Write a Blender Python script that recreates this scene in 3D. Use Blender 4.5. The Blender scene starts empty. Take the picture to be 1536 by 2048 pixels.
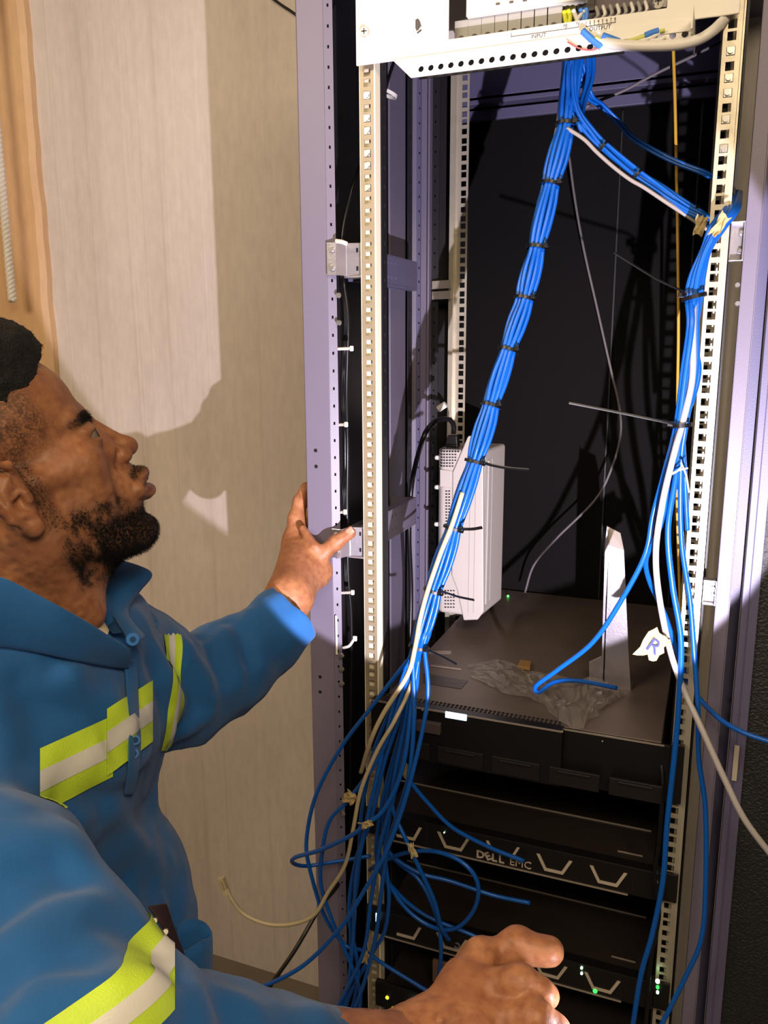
import bpy, bmesh, math, random
import numpy as np
from mathutils import Vector, Matrix, noise as mnoise
random.seed(7); RNG = np.random.default_rng(7)
S = bpy.context.scene
COL = S.collection

# ---------------------------------------------------------------- camera
# vanishing points of the rack give the camera: world X = along the rack front, Y = into the rack, Z = up
CX, CY, FPX = 768.0, 1024.0, 1648.139
def _n(v): return v / np.linalg.norm(v)
_X = _n(np.array([4218.0, 321.0, -FPX])); _Z = _n(-np.array([37.0, 7976.0, FPX])); _Z = _n(_Z - _X * (_X @ _Z)); _Y = np.cross(_Z, _X); _Y = _Y if _Y[2] > 0 else -_Y
RM = np.array([_X, _Y, _Z]); CAM = np.array([0, 0, 1.62])
def ray(px, py): return RM @ np.array([px - CX, py - CY, FPX])
def onp(axis, val, px, py):
    r = ray(px, py); a = 'xyz'.index(axis); return CAM + (val - CAM[a]) / r[a] * r
def PY(px, py, y): return onp('y', y, px, py)
def PX(px, py, x): return onp('x', x, px, py)
def PZ(px, py, z): return onp('z', z, px, py)
def PD(px, py, d): return CAM + ray(px, py) / FPX * d
cd = bpy.data.cameras.new('camera'); cam = bpy.data.objects.new('camera', cd); COL.objects.link(cam)
cd.sensor_fit = 'HORIZONTAL'; cd.sensor_width = 36; cd.lens = 36 * FPX / 1536; cd.clip_start = .02
R_, U_, B_ = RM[:, 0], -RM[:, 1], -RM[:, 2]
cam.matrix_world = Matrix([[R_[i], U_[i], B_[i], CAM[i]] for i in range(3)] + [[0, 0, 0, 1]])
S.camera = cam

# ---------------------------------------------------------------- world, lights, exposure
w = bpy.data.worlds.new('world'); S.world = w; w.use_nodes = True
w.node_tree.nodes['Background'].inputs[0].default_value = (1, .9, .75, 1)
w.node_tree.nodes['Background'].inputs[1].default_value = .05
S.view_settings.view_transform = 'Standard'; S.view_settings.look = 'None'; S.view_settings.exposure = 0; S.view_settings.gamma = 1
S.view_settings.use_curve_mapping = False
def look(o, d): o.rotation_euler = Vector(d).to_track_quat('-Z', 'Y').to_euler()
TORCH = np.array([.085, .35, 1.22]); TDIR = np.array([-.41, .853, .326])
l = bpy.data.lights.new('torch_beam', 'SPOT'); l.energy = 92; l.color = (.96, .87, 1.0); l.spot_size = math.radians(52.9); l.spot_blend = .06; l.shadow_soft_size = .004
o = bpy.data.objects.new('torch_beam', l); o.location = TORCH; look(o, TDIR); COL.objects.link(o)
l = bpy.data.lights.new('torch_spill', 'POINT'); l.energy = .30; l.color = (.95, .88, 1.0); l.shadow_soft_size = .006  # extra point light added beside the fingers to stand for torch spill
o = bpy.data.objects.new('torch_spill', l); o.location = PD(1200, 2065, .60); COL.objects.link(o)
l = bpy.data.lights.new('wall_fill_left', 'AREA'); l.energy = 42; l.color = (1.0, .82, .59); l.shape = 'RECTANGLE'; l.size = 1.0; l.size_y = .6  # warm fill added to brighten the back wall, its source unseen
o = bpy.data.objects.new('wall_fill_left', l); o.location = (-1.35, -.55, 2.68); look(o, (.1, 1.0, -.9)); COL.objects.link(o)
l = bpy.data.lights.new('ceiling_panel_light', 'AREA'); l.energy = 24; l.color = (1.0, .80, .54); l.shape = 'RECTANGLE'; l.size = .9; l.size_y = .5
o = bpy.data.objects.new('ceiling_panel_light', l); o.location = (.50, -.55, 2.50); look(o, (-.8, .9, -1)); COL.objects.link(o)

# ---------------------------------------------------------------- helpers
def lin(c):
    c = c.lstrip('#'); v = [int(c[i:i + 2], 16) / 255 for i in (0, 2, 4)]
    return tuple(x / 12.92 if x <= .04045 else ((x + .055) / 1.055) ** 2.4 for x in v) + (1,)
MATS = {}
def mat(name, col, rough=.5, metal=0, bump=0, bscale=60, var=0, vscale=8, emit=None, estr=1, stretch=None, coat=0, spec=.5, alpha=1, trans=0, sheen=0):
    if name in MATS: return MATS[name]
    m = bpy.data.materials.new(name); m.use_nodes = True; MATS[name] = m; nt = m.node_tree; b = nt.nodes['Principled BSDF']; L = nt.links.new
    c = lin(col) if isinstance(col, str) else col
    b.inputs['Base Color'].default_value = c; b.inputs['Roughness'].default_value = rough; b.inputs['Metallic'].default_value = metal
    b.inputs['Coat Weight'].default_value = coat; b.inputs['Specular IOR Level'].default_value = spec; b.inputs['Alpha'].default_value = alpha; b.inputs['Transmission Weight'].default_value = trans
    b.inputs['Sheen Weight'].default_value = sheen
    tc = nt.nodes.new('ShaderNodeTexCoord'); mp = nt.nodes.new('ShaderNodeMapping'); L(tc.outputs['Object'], mp.inputs[0])
    if stretch: mp.inputs['Scale'].default_value = stretch
    if var:
        n = nt.nodes.new('ShaderNodeTexNoise'); n.inputs['Scale'].default_value = vscale; n.inputs['Detail'].default_value = 6; L(mp.outputs[0], n.inputs['Vector'])
        r = nt.nodes.new('ShaderNodeMapRange'); r.inputs[1].default_value = .3; r.inputs[2].default_value = .7; r.inputs[3].default_value = 1 - var; r.inputs[4].default_value = 1 + var; L(n.outputs[0], r.inputs[0])
        h = nt.nodes.new('ShaderNodeVectorMath'); h.operation = 'SCALE'; h.inputs[0].default_value = c[:3]; L(r.outputs[0], h.inputs['Scale']); L(h.outputs[0], b.inputs['Base Color'])
    if bump:
        n = nt.nodes.new('ShaderNodeTexNoise'); n.inputs['Scale'].default_value = bscale; n.inputs['Detail'].default_value = 5; L(mp.outputs[0], n.inputs['Vector'])
        bp = nt.nodes.new('ShaderNodeBump'); bp.inputs['Strength'].default_value = bump; bp.inputs['Distance'].default_value = .002; L(n.outputs[0], bp.inputs['Height']); L(bp.outputs[0], b.inputs['Normal'])
    if emit: b.inputs['Emission Color'].default_value = lin(emit); b.inputs['Emission Strength'].default_value = estr
    return m

def link(name, me, m=None, parent=None, smooth=False, kind=None, label=None):
    ob = bpy.data.objects.new(name, me); COL.objects.link(ob)
    if m is not None: me.materials.append(m)
    if parent is not None: ob.parent = parent
    if smooth: me.polygons.foreach_set('use_smooth', [True] * len(me.polygons))
    if kind: ob['kind'] = kind
    if label: ob['label'] = label
    return ob
def thing(name, label, cat, group=None, loc=(0, 0, 0)):
    ob = bpy.data.objects.new(name, None); COL.objects.link(ob); ob.empty_display_size = .05; ob.location = loc
    return tag(ob, label, cat, group)
def tag(ob, label, cat, group=None):
    ob['label'] = label; ob['category'] = cat
    if group: ob['group'] = group
    return ob
class MB:
    def __init__(s): s.v = []; s.f = []
    def add(s, v, f):
        n = len(s.v); s.v += [tuple(float(c) for c in p) for p in v]; s.f += [tuple(n + i for i in q) for q in f]; return s
    def box(s, x0, x1, y0, y1, z0, z1):
        return s.add([(x0, y0, z0), (x1, y0, z0), (x1, y1, z0), (x0, y1, z0), (x0, y0, z1), (x1, y0, z1), (x1, y1, z1), (x0, y1, z1)],
                     [(0, 3, 2, 1), (4, 5, 6, 7), (0, 1, 5, 4), (1, 2, 6, 5), (2, 3, 7, 6), (3, 0, 4, 7)])
    def prism(s, poly, off):      # poly: list of 3-D points, extruded by off
        n = len(poly); p = [np.array(q, float) for q in poly]; o = np.array(off, float)
        return s.add(p + [q + o for q in p], [tuple(range(n))[::-1], tuple(range(n, 2 * n))] + [(i, (i + 1) % n, n + (i + 1) % n, n + i) for i in range(n)])
    def cyl(s, a, b, r, n=12, r2=None):
        a, b = np.array(a, float), np.array(b, float); r2 = r if r2 is None else r2; d = _n(b - a); u = _n(np.cross(d, [0, 0, 1] if abs(d[2]) < .9 else [1, 0, 0])); v = np.cross(d, u)
        an = [2 * math.pi * i / n for i in range(n)]
        return s.add([a + r * (math.cos(t) * u + math.sin(t) * v) for t in an] + [b + r2 * (math.cos(t) * u + math.sin(t) * v) for t in an],
                     [tuple(range(n))[::-1], tuple(range(n, 2 * n))] + [(i, (i + 1) % n, n + (i + 1) % n, n + i) for i in range(n)])
    def sheet(s, O, U, V, us, vs, hole=None):
        O, U, V = (np.array(q, float) for q in (O, U, V)); n = len(s.v)
        for v in vs:
            for u in us: s.v.append(tuple(O + U * u + V * v))
        k = len(us)
        for j in range(len(vs) - 1):
            for i in range(k - 1):
                if hole and hole(i, j): continue
                a = n + j * k + i; s.f.append((a, a + 1, a + k + 1, a + k))
        return s
    def mesh(s, name='m'):
        me = bpy.data.meshes.new(name); me.from_pydata(s.v, [], s.f); me.update(); return me
    def build(s, name, m, parent=None, bevel=0, seg=2, solid=0, smooth=False, **kw):
        ob = link(name, s.mesh(name), m, parent, smooth=smooth, **kw)
        if solid:
            md = ob.modifiers.new('solidify', 'SOLIDIFY'); md.thickness = solid; md.offset = 0
        if bevel:
            md = ob.modifiers.new('bevel', 'BEVEL'); md.width = bevel; md.segments = seg; md.limit_method = 'ANGLE'
        return ob
def box(name, m, parent, b, bevel=.001, **kw): return MB().box(*b).build(name, m, parent, bevel=bevel, **kw)

def spline(pts, n):
    P = np.array(pts, float); P = np.vstack([2 * P[0] - P[1], P, 2 * P[-1] - P[-2]]); k = len(P) - 3; out = []
    seg = np.linalg.norm(np.diff(P[1:-1], axis=0), axis=1); cum = np.concatenate([[0], np.cumsum(seg)]); tot = cum[-1]
    for t in np.linspace(0, tot, n):
        i = min(int(np.searchsorted(cum, t, side='right') - 1), k - 1); u = (t - cum[i]) / max(seg[i], 1e-9)
        a, b, c, d = P[i:i + 4]
        out.append(.5 * (2 * b + (c - a) * u + (2 * a - 5 * b + 4 * c - d) * u * u + (3 * b - a - 3 * c + d) * u ** 3))
    return np.array(out)
def tube_mesh(pts, r, n=64, sides=8, flat=1.0, mb=None):
    C = spline(pts, n) if n else np.array(pts); n = len(C); T = np.gradient(C, axis=0); T /= np.linalg.norm(T, axis=1)[:, None] + 1e-12
    u = np.cross(T[0], [0.3, 1, .2]); u /= np.linalg.norm(u); V = []; rr = r if hasattr(r, '__len__') else [r] * n
    for i in range(n):
        u = u - T[i] * (u @ T[i]); u /= np.linalg.norm(u); v = np.cross(T[i], u)
        for k in range(sides):
            a = 2 * math.pi * k / sides; V.append(C[i] + rr[i] * (math.cos(a) * u + math.sin(a) * flat * v))
    F = [(i * sides + k, i * sides + (k + 1) % sides, (i + 1) * sides + (k + 1) % sides, (i + 1) * sides + k) for i in range(n - 1) for k in range(sides)]
    F += [tuple(range(sides))[::-1], tuple(range((n - 1) * sides, n * sides))]
    return (mb or MB()).add(V, F)
def cable(name, pts, r, m, label=None, cat='cable', group=None, n=64, parent=None, sides=8):
    ob = tube_mesh(pts, r, n, sides).build(name, m, parent, smooth=True)
    if label and parent is None: tag(ob, label, cat, group)
    return ob
def text_obj(name, s, size, origin, U, V, m, parent, depth=.0004, bold=0):
    cu = bpy.data.curves.new(name, 'FONT'); cu.body = s; cu.size = size; cu.extrude = depth; cu.offset = bold; cu.align_x = 'CENTER'; cu.align_y = 'CENTER'; cu.resolution_u = 2
    t = bpy.data.objects.new(name, cu); COL.objects.link(t); dg = bpy.context.evaluated_depsgraph_get(); me = bpy.data.meshes.new_from_object(t.evaluated_get(dg)); bpy.data.objects.remove(t)
    U, V = _n(np.array(U, float)), _n(np.array(V, float)); N = np.cross(U, V)
    me.transform(Matrix([[U[i], V[i], N[i], origin[i]] for i in range(3)] + [[0, 0, 0, 1]])); me.materials.clear()
    return link(name, me, m, parent)
# ---------------------------------------------------------------- materials
def concrete(name, base, light, dark):
    m = bpy.data.materials.new(name); m.use_nodes = True; nt = m.node_tree; b = nt.nodes['Principled BSDF']; L = nt.links.new; b.inputs['Roughness'].default_value = .55
    tc = nt.nodes.new('ShaderNodeTexCoord')
    def noise(scale, st, det=8):
        mp = nt.nodes.new('ShaderNodeMapping'); mp.inputs['Scale'].default_value = st; L(tc.outputs['Object'], mp.inputs[0])
        n = nt.nodes.new('ShaderNodeTexNoise'); n.inputs['Scale'].default_value = scale; n.inputs['Detail'].default_value = det; L(mp.outputs[0], n.inputs['Vector']); return n.outputs[0]
    def ramp(v, a, ca, b_, cb):
        r = nt.nodes.new('ShaderNodeValToRGB'); e = r.color_ramp.elements; e[0].position = a; e[0].color = ca; e[1].position = b_; e[1].color = cb; L(v, r.inputs[0]); return r.outputs[0]
    def mix(f, a, b_, mode='MIX'):
        x = nt.nodes.new('ShaderNodeMix'); x.data_type = 'RGBA'; x.blend_type = mode
        if isinstance(f, float): x.inputs[0].default_value = f
        else: L(f, x.inputs[0])
        for s_, i in ((a, 6), (b_, 7)):
            if isinstance(s_, tuple): x.inputs[i].default_value = s_
            else: L(s_, x.inputs[i])
        return x.outputs[2]
    W = (1, 1, 1, 1)
    streak = noise(4, (2.2, 2.2, .25)); big = noise(1.7, (1, 1, .6)); fine = noise(60, (1, 1, .35)); line = noise(9, (6, 6, .06), 3)
    c = mix(ramp(big, .35, (0, 0, 0, 1), .68, W), lin(base), lin(light))
    c = mix(ramp(streak, .5, (0, 0, 0, 1), .8, (.45, .45, .45, 1)), c, lin(dark))
    c = mix(1.0, c, ramp(fine, .3, (.93, .93, .93, 1), .7, (1.04, 1.04, 1.04, 1)), 'MULTIPLY')
    c = mix(1.0, c, ramp(line, .63, W, .70, (.93, .92, .91, 1)), 'MULTIPLY'); L(c, b.inputs['Base Color'])
    cr = noise(14, (1, 1, .8), 10); ad = nt.nodes.new('ShaderNodeMath'); L(cr, ad.inputs[0]); L(line, ad.inputs[1])
    bp = nt.nodes.new('ShaderNodeBump'); bp.inputs['Strength'].default_value = .22; bp.inputs['Distance'].default_value = .006; L(ad.outputs[0], bp.inputs['Height']); L(bp.outputs[0], b.inputs['Normal'])
    return m
M_wall = concrete('concrete_wall', '#c8bdb5', '#d9cfc7', '#ab9f95')
M_wall2 = concrete('warm_lit_plaster', '#cda57a', '#d8b68a', '#b08a60')  # orange tone carries the column's warmer light; the roughness is its own
M_floor = mat('floor_screed', '#6f6659', .7, bump=.3, bscale=40, var=.15)
M_ceil = mat('ceiling_paint', '#b0a898', .8, bump=.1)
M_post = mat('violet_grey_powder_coat', '#6f687b', .42, bump=.12, bscale=900, spec=.5)
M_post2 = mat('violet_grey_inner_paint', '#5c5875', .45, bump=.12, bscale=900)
M_dark = mat('black_side_panel', '#1d1a1e', .5, bump=.1, bscale=600)
M_void = mat('black_plastic', '#0c0a0b', .55)
M_hole = mat('hole_black', '#050405', .9)
M_zinc = mat('galvanised_rail', '#c9c0ad', .38, metal=.55, bump=.1, bscale=120, var=.08, vscale=30)
M_zincb = mat('rail_zinc_lit', '#f3ead0', .5)  # bright copy of the rail metal, lit look behind the holes put into colour
M_zincl = mat('rail_zinc_dimmed', '#9c8f78', .45, metal=.3, var=.08, vscale=30)  # left rail face, darkened in colour as if under grazing light
M_zinc2 = mat('dull_rail', '#b39a88', .45, metal=.35, var=.08, vscale=30)
M_steel = mat('brushed_steel', '#c4bfc8', .3, metal=.85, bump=.08, bscale=300)
M_nut = mat('bright_screw', '#d8d5d2', .25, metal=.9)
M_white = mat('white_powder_coat', '#e9e4da', .42, bump=.06, bscale=900)
M_offw = mat('offwhite_plastic', '#bab2ad', .45, bump=.06, bscale=500)
M_grey = mat('grey_breaker_plastic', '#a3a09a', .5)
M_ink = mat('grey_print', '#56504b', .7)
M_blue = mat('blue_cable_jacket', '#0856b2', .34, bump=.05, bscale=200)
M_whc = mat('white_cable_jacket', '#aaa3a2', .4)
M_cream = mat('cream_cable_jacket', '#b8aa8a', .45)
M_gry = mat('grey_cable_jacket', '#6a6468', .5)
M_yel = mat('yellow_cable_jacket', '#c79c35', .45)
M_blk = mat('black_cable_jacket', '#141214', .35)
M_tie = mat('black_nylon', '#0c0c0e', .35)
M_tiew = mat('white_nylon', '#e2ddd6', .4)
M_tag = mat('masking_tape_tag', '#b9a577', .75, bump=.3, bscale=150, var=.1, vscale=60)
M_srv = mat('server_lid_grey', '#6e6159', .42, metal=.25, bump=.05, bscale=300, var=.08, vscale=12)
M_srv2 = mat('server_lid_dark', '#2b2422', .45, metal=.2, bump=.05, bscale=300)
M_edge = mat('server_edge_highlight', '#b5a89c', .35, metal=.5)  # pale metal for server edges and seams, their slim highlights put into colour
M_bez = mat('bezel_black', '#100d0f', .4)
M_silver = mat('bezel_silver', '#c9bba9', .4, metal=.2)
M_mesh = mat('weave_rear_door', '#141014', .8, spec=.2)
def led(name, c, s): return mat(name, c, .4, emit=c, estr=s)
L_white = led('led_white', '#e8f0ff', 6); L_green = led('led_green', '#2fd44a', 3); L_yel = led('led_yellow', '#d8c62a', 2.5); L_lcd = led('lcd_blue', '#bfe2f2', 2.2); L_ice = led('led_ice', '#9fd4ff', 5); L_pale = led('led_pale_green', '#b8f0c0', 4)
# rear door weave: fine woven relief
nt = M_mesh.node_tree; b = nt.nodes['Principled BSDF']; tc = nt.nodes.new('ShaderNodeTexCoord'); wv = []
for ax in ('X', 'Z'):
    t = nt.nodes.new('ShaderNodeTexWave'); t.bands_direction = ax; t.inputs['Scale'].default_value = 55; nt.links.new(tc.outputs['Object'], t.inputs['Vector']); wv.append(t)
mu = nt.nodes.new('ShaderNodeMath'); mu.operation = 'MULTIPLY'; nt.links.new(wv[0].outputs[1], mu.inputs[0]); nt.links.new(wv[1].outputs[1], mu.inputs[1])
mr = nt.nodes.new('ShaderNodeMix'); mr.data_type = 'RGBA'; mr.inputs[6].default_value = lin('#0b0709'); mr.inputs[7].default_value = lin('#050304'); nt.links.new(mu.outputs[0], mr.inputs[0]); nt.links.new(mr.outputs[2], b.inputs['Base Color'])

# ---------------------------------------------------------------- room
W_Y = 1.75
def struct(name, m, b, bevel=0): o = box(name, m, None, b, bevel); o['kind'] = 'structure'; return o
FZ = -.12
struct('floor', M_floor, (-2.6, 1.6, -1.6, W_Y, FZ - .1, FZ))
struct('ceiling', M_ceil, (-2.6, 1.6, -1.6, W_Y + .15, 2.75, 2.85))
struct('wall_back', M_wall, (-2.6, 1.6, W_Y, W_Y + .15, FZ, 2.75))
struct('wall_left', M_wall2, (-2.75, -2.6, -1.6, W_Y + .15, FZ, 2.75))
# rough plaster pilaster on the left, a ragged arris towards the smooth concrete
mb = MB(); zs = np.linspace(FZ, 2.75, 90); xe = PY(75, 350, W_Y - .02)[0]
xs = [xe + .006 * mnoise.noise(Vector((0, 3, z * 9))) + .003 * mnoise.noise(Vector((5, 1, z * 40))) for z in zs]
V = []
for z, x in zip(zs, xs): V += [(-2.6, W_Y - .03, z), (x - .012, W_Y - .03, z), (x, W_Y - .018, z), (x, W_Y + .01, z)]
F = [(i * 4 + k, i * 4 + k + 1, i * 4 + k + 5, i * 4 + k + 4) for i in range(len(zs) - 1) for k in range(3)]
o = mb.add(V, F).build('trim_1', M_wall2); o['kind'] = 'structure'
c_ = cable('wall_wire', [PY(520, -22, W_Y - .006), PY(560, 8, W_Y - .006), PY(600, 36, W_Y - .006), PY(700, 120, W_Y - .006)], .003, M_blk, 'thin dark wire running down the wall behind the rack top', 'wire', n=20)
# white braided rope hanging at the far left
mb = MB()
for ph in (0, 2.1, 4.2):
    base = PY(-3, 300, 1.66); top = base.copy(); top[2] = 2.75; zz = np.linspace(base[2] - .36, 2.75, 160)
    mb = tube_mesh([(base[0] + .006 * math.cos(ph + z * 190), base[1] + .006 * math.sin(ph + z * 190), z) for z in zz], .0062, 0, 7, mb=mb)
tag(mb.build('hanging_rope', M_tiew, smooth=True), 'white twisted rope hanging before the wall at far left', 'rope')

# ---------------------------------------------------------------- server rack
rack = thing('server_rack', 'tall violet-grey open equipment rack with perforated mounting rails', 'rack', loc=(0, 0, 0))
YF = 1.108
HZ = [.10 + n * .04445 + h for n in range(45) for h in (.00635, .022225, .0381)]
def perf(name, m, O, U, V, w, uc, hu, vlo, vhi, holes, hv, parent=rack, t=.002, round_=False):
    us = [0, uc - hu, uc + hu, w]; vs = [vlo]; hs = set()
    for h in holes:
        if h - hv <= vs[-1] or h + hv >= vhi: continue
        vs.append(h - hv); hs.add(len(vs) - 1); vs.append(h + hv)
    vs.append(vhi)
    return MB().sheet(O, U, V, us, vs, lambda i, j: i == 1 and j in hs).build(name, m, parent, solid=t)
small = [.08 + .0254 * i for i in range(84)]
# corner posts
def post(x0, x1, m=M_post):
    g = MB().prism([(x0, 1.16, .06), (x0, 1.102, .06), (x0 + .002, 1.10, .06), (x1, 1.10, .06), (x1, 1.103, .06), (x0 + .004, 1.104, .06), (x0 + .004, 1.16, .06)][::-1], (0, 0, 2.12))
    return g.build('post', m, rack, bevel=.0006)
pl = post(-.566, -.524)
perf('post_flange', M_post, (-.524, 1.1005, 0), (.86, .51, 0), (0, 0, 1), .0125, .0062, .0013, .06, 2.18, small, .0022)
for px, py in ((631, 901), (632, 933), (640, 1354), (640, 1384), (646, 1785)):
    p = PY(px, py, 1.0995); MB().cyl(p, p + np.array([0, .001, 0]), .0028, 10).build('bolt_hole', M_hole, rack)
# mounting rails, front left / right, rear left / right
def rail(x0, x1, y, side, m=M_zinc, back=True, hole_off=None):
    wd = x1 - x0; uc = hole_off or wd / 2
    r = perf('mounting_rail', m, (x0, y, 0), (1, 0, 0), (0, 0, 1), wd, uc, .0048, .08, 2.16, HZ, .0048)
    return r
rail(-.474, -.453, YF, 1, M_zincl); rail(-.0205, -.0005, YF, -1, hole_off=.0095); rail(-.466, -.443, 1.53, 1, hole_off=.0145); rail(-.032, -.008, 1.53, -1, M_zinc)
MB().box(-.4535, -.4515, 1.106, 1.124, .08, 2.16).build('rail_flange', M_zincb, rack)
MB().box(-.4755, -.4735, 1.108, 1.127, .08, 2.16).box(-.4740, -.4540, 1.1145, 1.1155, .08, 2.16).build('rail_return', M_zincb, rack)
MB().box(-.0015, .0005, 1.108, 1.124, .08, 2.16).box(-.0095, -.001, 1.121, 1.123, .08, 2.16).build('rail_return', M_zincb, rack)
MB().box(.0002, .0022, 1.106, 1.15, .08, 2.16).build('rail_flange', M_zinc, rack)
MB().box(-.4745, -.466, 1.518, 1.532, .08, 2.16).build('rail_flange', M_zinc, rack)
perf('rail_side_strip', M_dark, (-.4515, 1.126, 0), (0, 1, 0), (0, 0, 1), .020, .010, .002, .08, 2.16, small, .003)
# left side: braces, panel and rear post
MB().box(-.566, -.562, 1.14, 1.74, .06, 2.18).build('side_panel', M_dark, rack)
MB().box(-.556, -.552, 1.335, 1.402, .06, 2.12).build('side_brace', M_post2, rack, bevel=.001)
MB().box(-.556, -.552, 1.418, 1.497, .06, 2.12).build('side_brace', M_post, rack, bevel=.001)
perf('post_strip', M_dark, (-.549, 1.500, 0), (0, 1, 0), (0, 0, 1), .022, .011, .003, .06, 2.18, small, .004)
MB().prism([(-.560, 1.528, .06), (-.549, 1.524, .06), (-.541, 1.526, .06), (-.541, 1.55, .06), (-.56, 1.55, .06)], (0, 0, 2.12)).build('rear_post', M_post, rack)
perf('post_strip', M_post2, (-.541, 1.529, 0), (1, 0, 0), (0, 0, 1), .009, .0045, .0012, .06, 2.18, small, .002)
MB().box(-.532, -.5155, 1.524, 1.54, .06, 2.18).box(-.516, -.512, 1.515, 1.54, .06, 2.18).build('rear_post', M_post, rack, bevel=.001)
perf('post_strip', M_dark, (-.511, 1.53, 0), (1, 0, 0), (0, 0, 1), .013, .005, .0012, .06, 2.18, small, .002)
MB().box(-.508, -.47, 1.56, 1.57, .06, 2.18).build('rear_filler', M_dark, rack)
# cross members that carry the rails
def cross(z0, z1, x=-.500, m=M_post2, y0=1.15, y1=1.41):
    g = MB(); ys = [y0]; 
    hs = [y0 + .088 + .0165 * i for i in range(5)]
    us = [0]; hz = set()
    for h in hs: us += [h - y0 - .0016, h - y0 + .0016]; hz.add(len(us) - 2)
    us.append(y1 - y0); vs = [0, .008, .0125, z1 - z0 - .0125, z1 - z0 - .008, z1 - z0]
    g.sheet((x, y0, z0), (0, 1, 0), (0, 0, 1), us, vs, lambda i, j: i in hz and j in (1, 3))
    o = g.build('cross_member', m, rack, solid=.003)
    MB().box(x - .014, x + .002, y0, y1, z0 - .004, z0).box(x - .014, x + .001, y0, y1, z1, z1 + .002).box(x-.05, x, y1, y1 + .005, z0, z1).build('cross_lip', m, rack)
cross(1.711, 1.754); cross(1.293, 1.337, m=M_post)
# brackets from post to rail
def bracket(z0, z1, x0=-.522, x1=-.477):
    b = MB().prism([(x0, 1.094, z0), (x0 + .015, 1.094, z0), (x0 + .022, 1.112, z0), (x1, 1.118, z0), (x1, 1.121, z0), (x0 + .020, 1.116, z0), (x0 + .014, 1.0965, z0), (x0, 1.0965, z0)][::-1], (0, 0, z1 - z0))
    b.box(x0 + .018, x1, 1.112, 1.135, z0 - .003, z0)
    br = b.build('rail_bracket', M_steel, rack, bevel=.0008)
    for z in (z0 + .010, z1 - .010):
        MB().cyl((x0 + .008, 1.0945, z), (x0 + .008, 1.0900, z), .0048, 12, .0035).build('screw', M_nut, br, smooth=False)
        MB().box(x1 - .009, x1 - .006, 1.1155, 1.1170, z - .003, z + .003).build('slot', M_hole, br)
bracket(1.712, 1.757); bracket(1.300, 1.345)
for z in (1.700, 1.662):
    p = PY(684, 538 + (1.70 - z) * 1400, 1.098); MB().cyl((-.507, 1.100, z - .015), (-.507, 1.0965, z - .015), .0042, 10, .003).build('screw', M_nut, rack)
for py in (1311, 1338, 1367, 1628):
    p = PY(684 + (py - 1311) * .008, py, 1.098); MB().cyl(p, p - np.array([0, .003, 0]), .004, 10, .003).build('screw', M_nut, rack)
p = PY(673, 1270, 1.097); MB().box(p[0] - .0015, p[0] + .002, 1.0955, 1.097, p[2] - .032, p[2] + .032).build('slot_cover', M_tiew, rack, bevel=.001)
# rear-left rail bracket
for z0, z1 in ((1.716, 1.731), (1.697, 1.712)):
    MB().prism([(-.508, 1.52, z0), (-.466, 1.505, z0), (-.466, 1.508, z0), (-.508, 1.523, z0)], (0, 0, z1 - z0)).build('rear_bracket', M_zinc, rack, bevel=.0008)
# right post: lip, channel, door frame strip
MB().box(.020, .036, 1.100, 1.104, .06, 2.18).box(.0195, .0205, 1.1, 1.14, .06, 2.18).box(.0355, .037, 1.098, 1.14, .06, 2.18).build('post', M_post, rack, bevel=.0006)
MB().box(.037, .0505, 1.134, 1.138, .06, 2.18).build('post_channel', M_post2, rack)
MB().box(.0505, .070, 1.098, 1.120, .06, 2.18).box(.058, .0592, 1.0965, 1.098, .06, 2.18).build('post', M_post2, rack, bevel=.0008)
MB().box(.070, .16, 1.102, 1.106, .06, 2.18).build('acoustic_strip', mat('sparkly_foam', '#0b090b', .5, bump=1, bscale=320, spec=.9), rack)
MB().box(.0035, .006, 1.14, 1.72, .06, 2.18).build('side_panel', M_dark, rack)
def rbracket(z0, z1):
    x0, x1 = .0035, .0195
    b = MB().box(x0, x1, 1.112, 1.114, z0, z1).box(x0, x0 + .0012, 1.104, 1.113, z0, z1).box(x0, x1, 1.100, 1.113, z1 - .0012, z1).box(x1 - .0015, x1, 1.098, 1.113, z0, z1).box(x0, x1, 1.100, 1.113, z0, z0 + .0012)
    br = b.build('rail_bracket', M_steel, rack, bevel=.0004)
    for z in (z0 + .012, z1 - .012): MB().cyl((x1 - .004, 1.112, z), (x1 - .004, 1.106, z), .003, 10, .0022).build('screw', M_nut, br)
rbracket(1.712, 1.757); rbracket(1.285, 1.318)
for py in (570, 607):
    p = PY(1475, py, 1.104); MB().cyl(p, p - np.array([0, .004, 0]), .0038, 10, .0028).build('screw', M_nut, rack)
# top and base frame, rear door
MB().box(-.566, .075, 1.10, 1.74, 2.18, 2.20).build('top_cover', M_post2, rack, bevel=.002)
MB().box(-.566, .075, 1.10, 1.74, -.06, .06).build('base_frame', M_dark, rack, bevel=.002)
for fx in (-.53, .04):
    for fy in (1.15, 1.68): MB().cyl((fx, fy, FZ), (fx, fy, -.06), .02, 14).build('levelling_foot', M_dark, rack)
MB().box(-.56, .003, 1.728, 1.732, .06, 2.085).build('rear_door', M_mesh, rack)
MB().box(-.56, .003, 1.69, 1.70, 2.045, 2.064).box(-.56, .003, 1.67, 1.70, 2.07, 2.078).box(-.56, .003, 1.68, 1.72, 2.085, 2.18).build('rear_beam', M_post2, rack, bevel=.001)
MB().box(-.20, -.197, 1.722, 1.728, .06, 2.045).box(-.06, -.057, 1.722, 1.728, .06, 2.045).build('door_seam', M_dark, rack)
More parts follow.
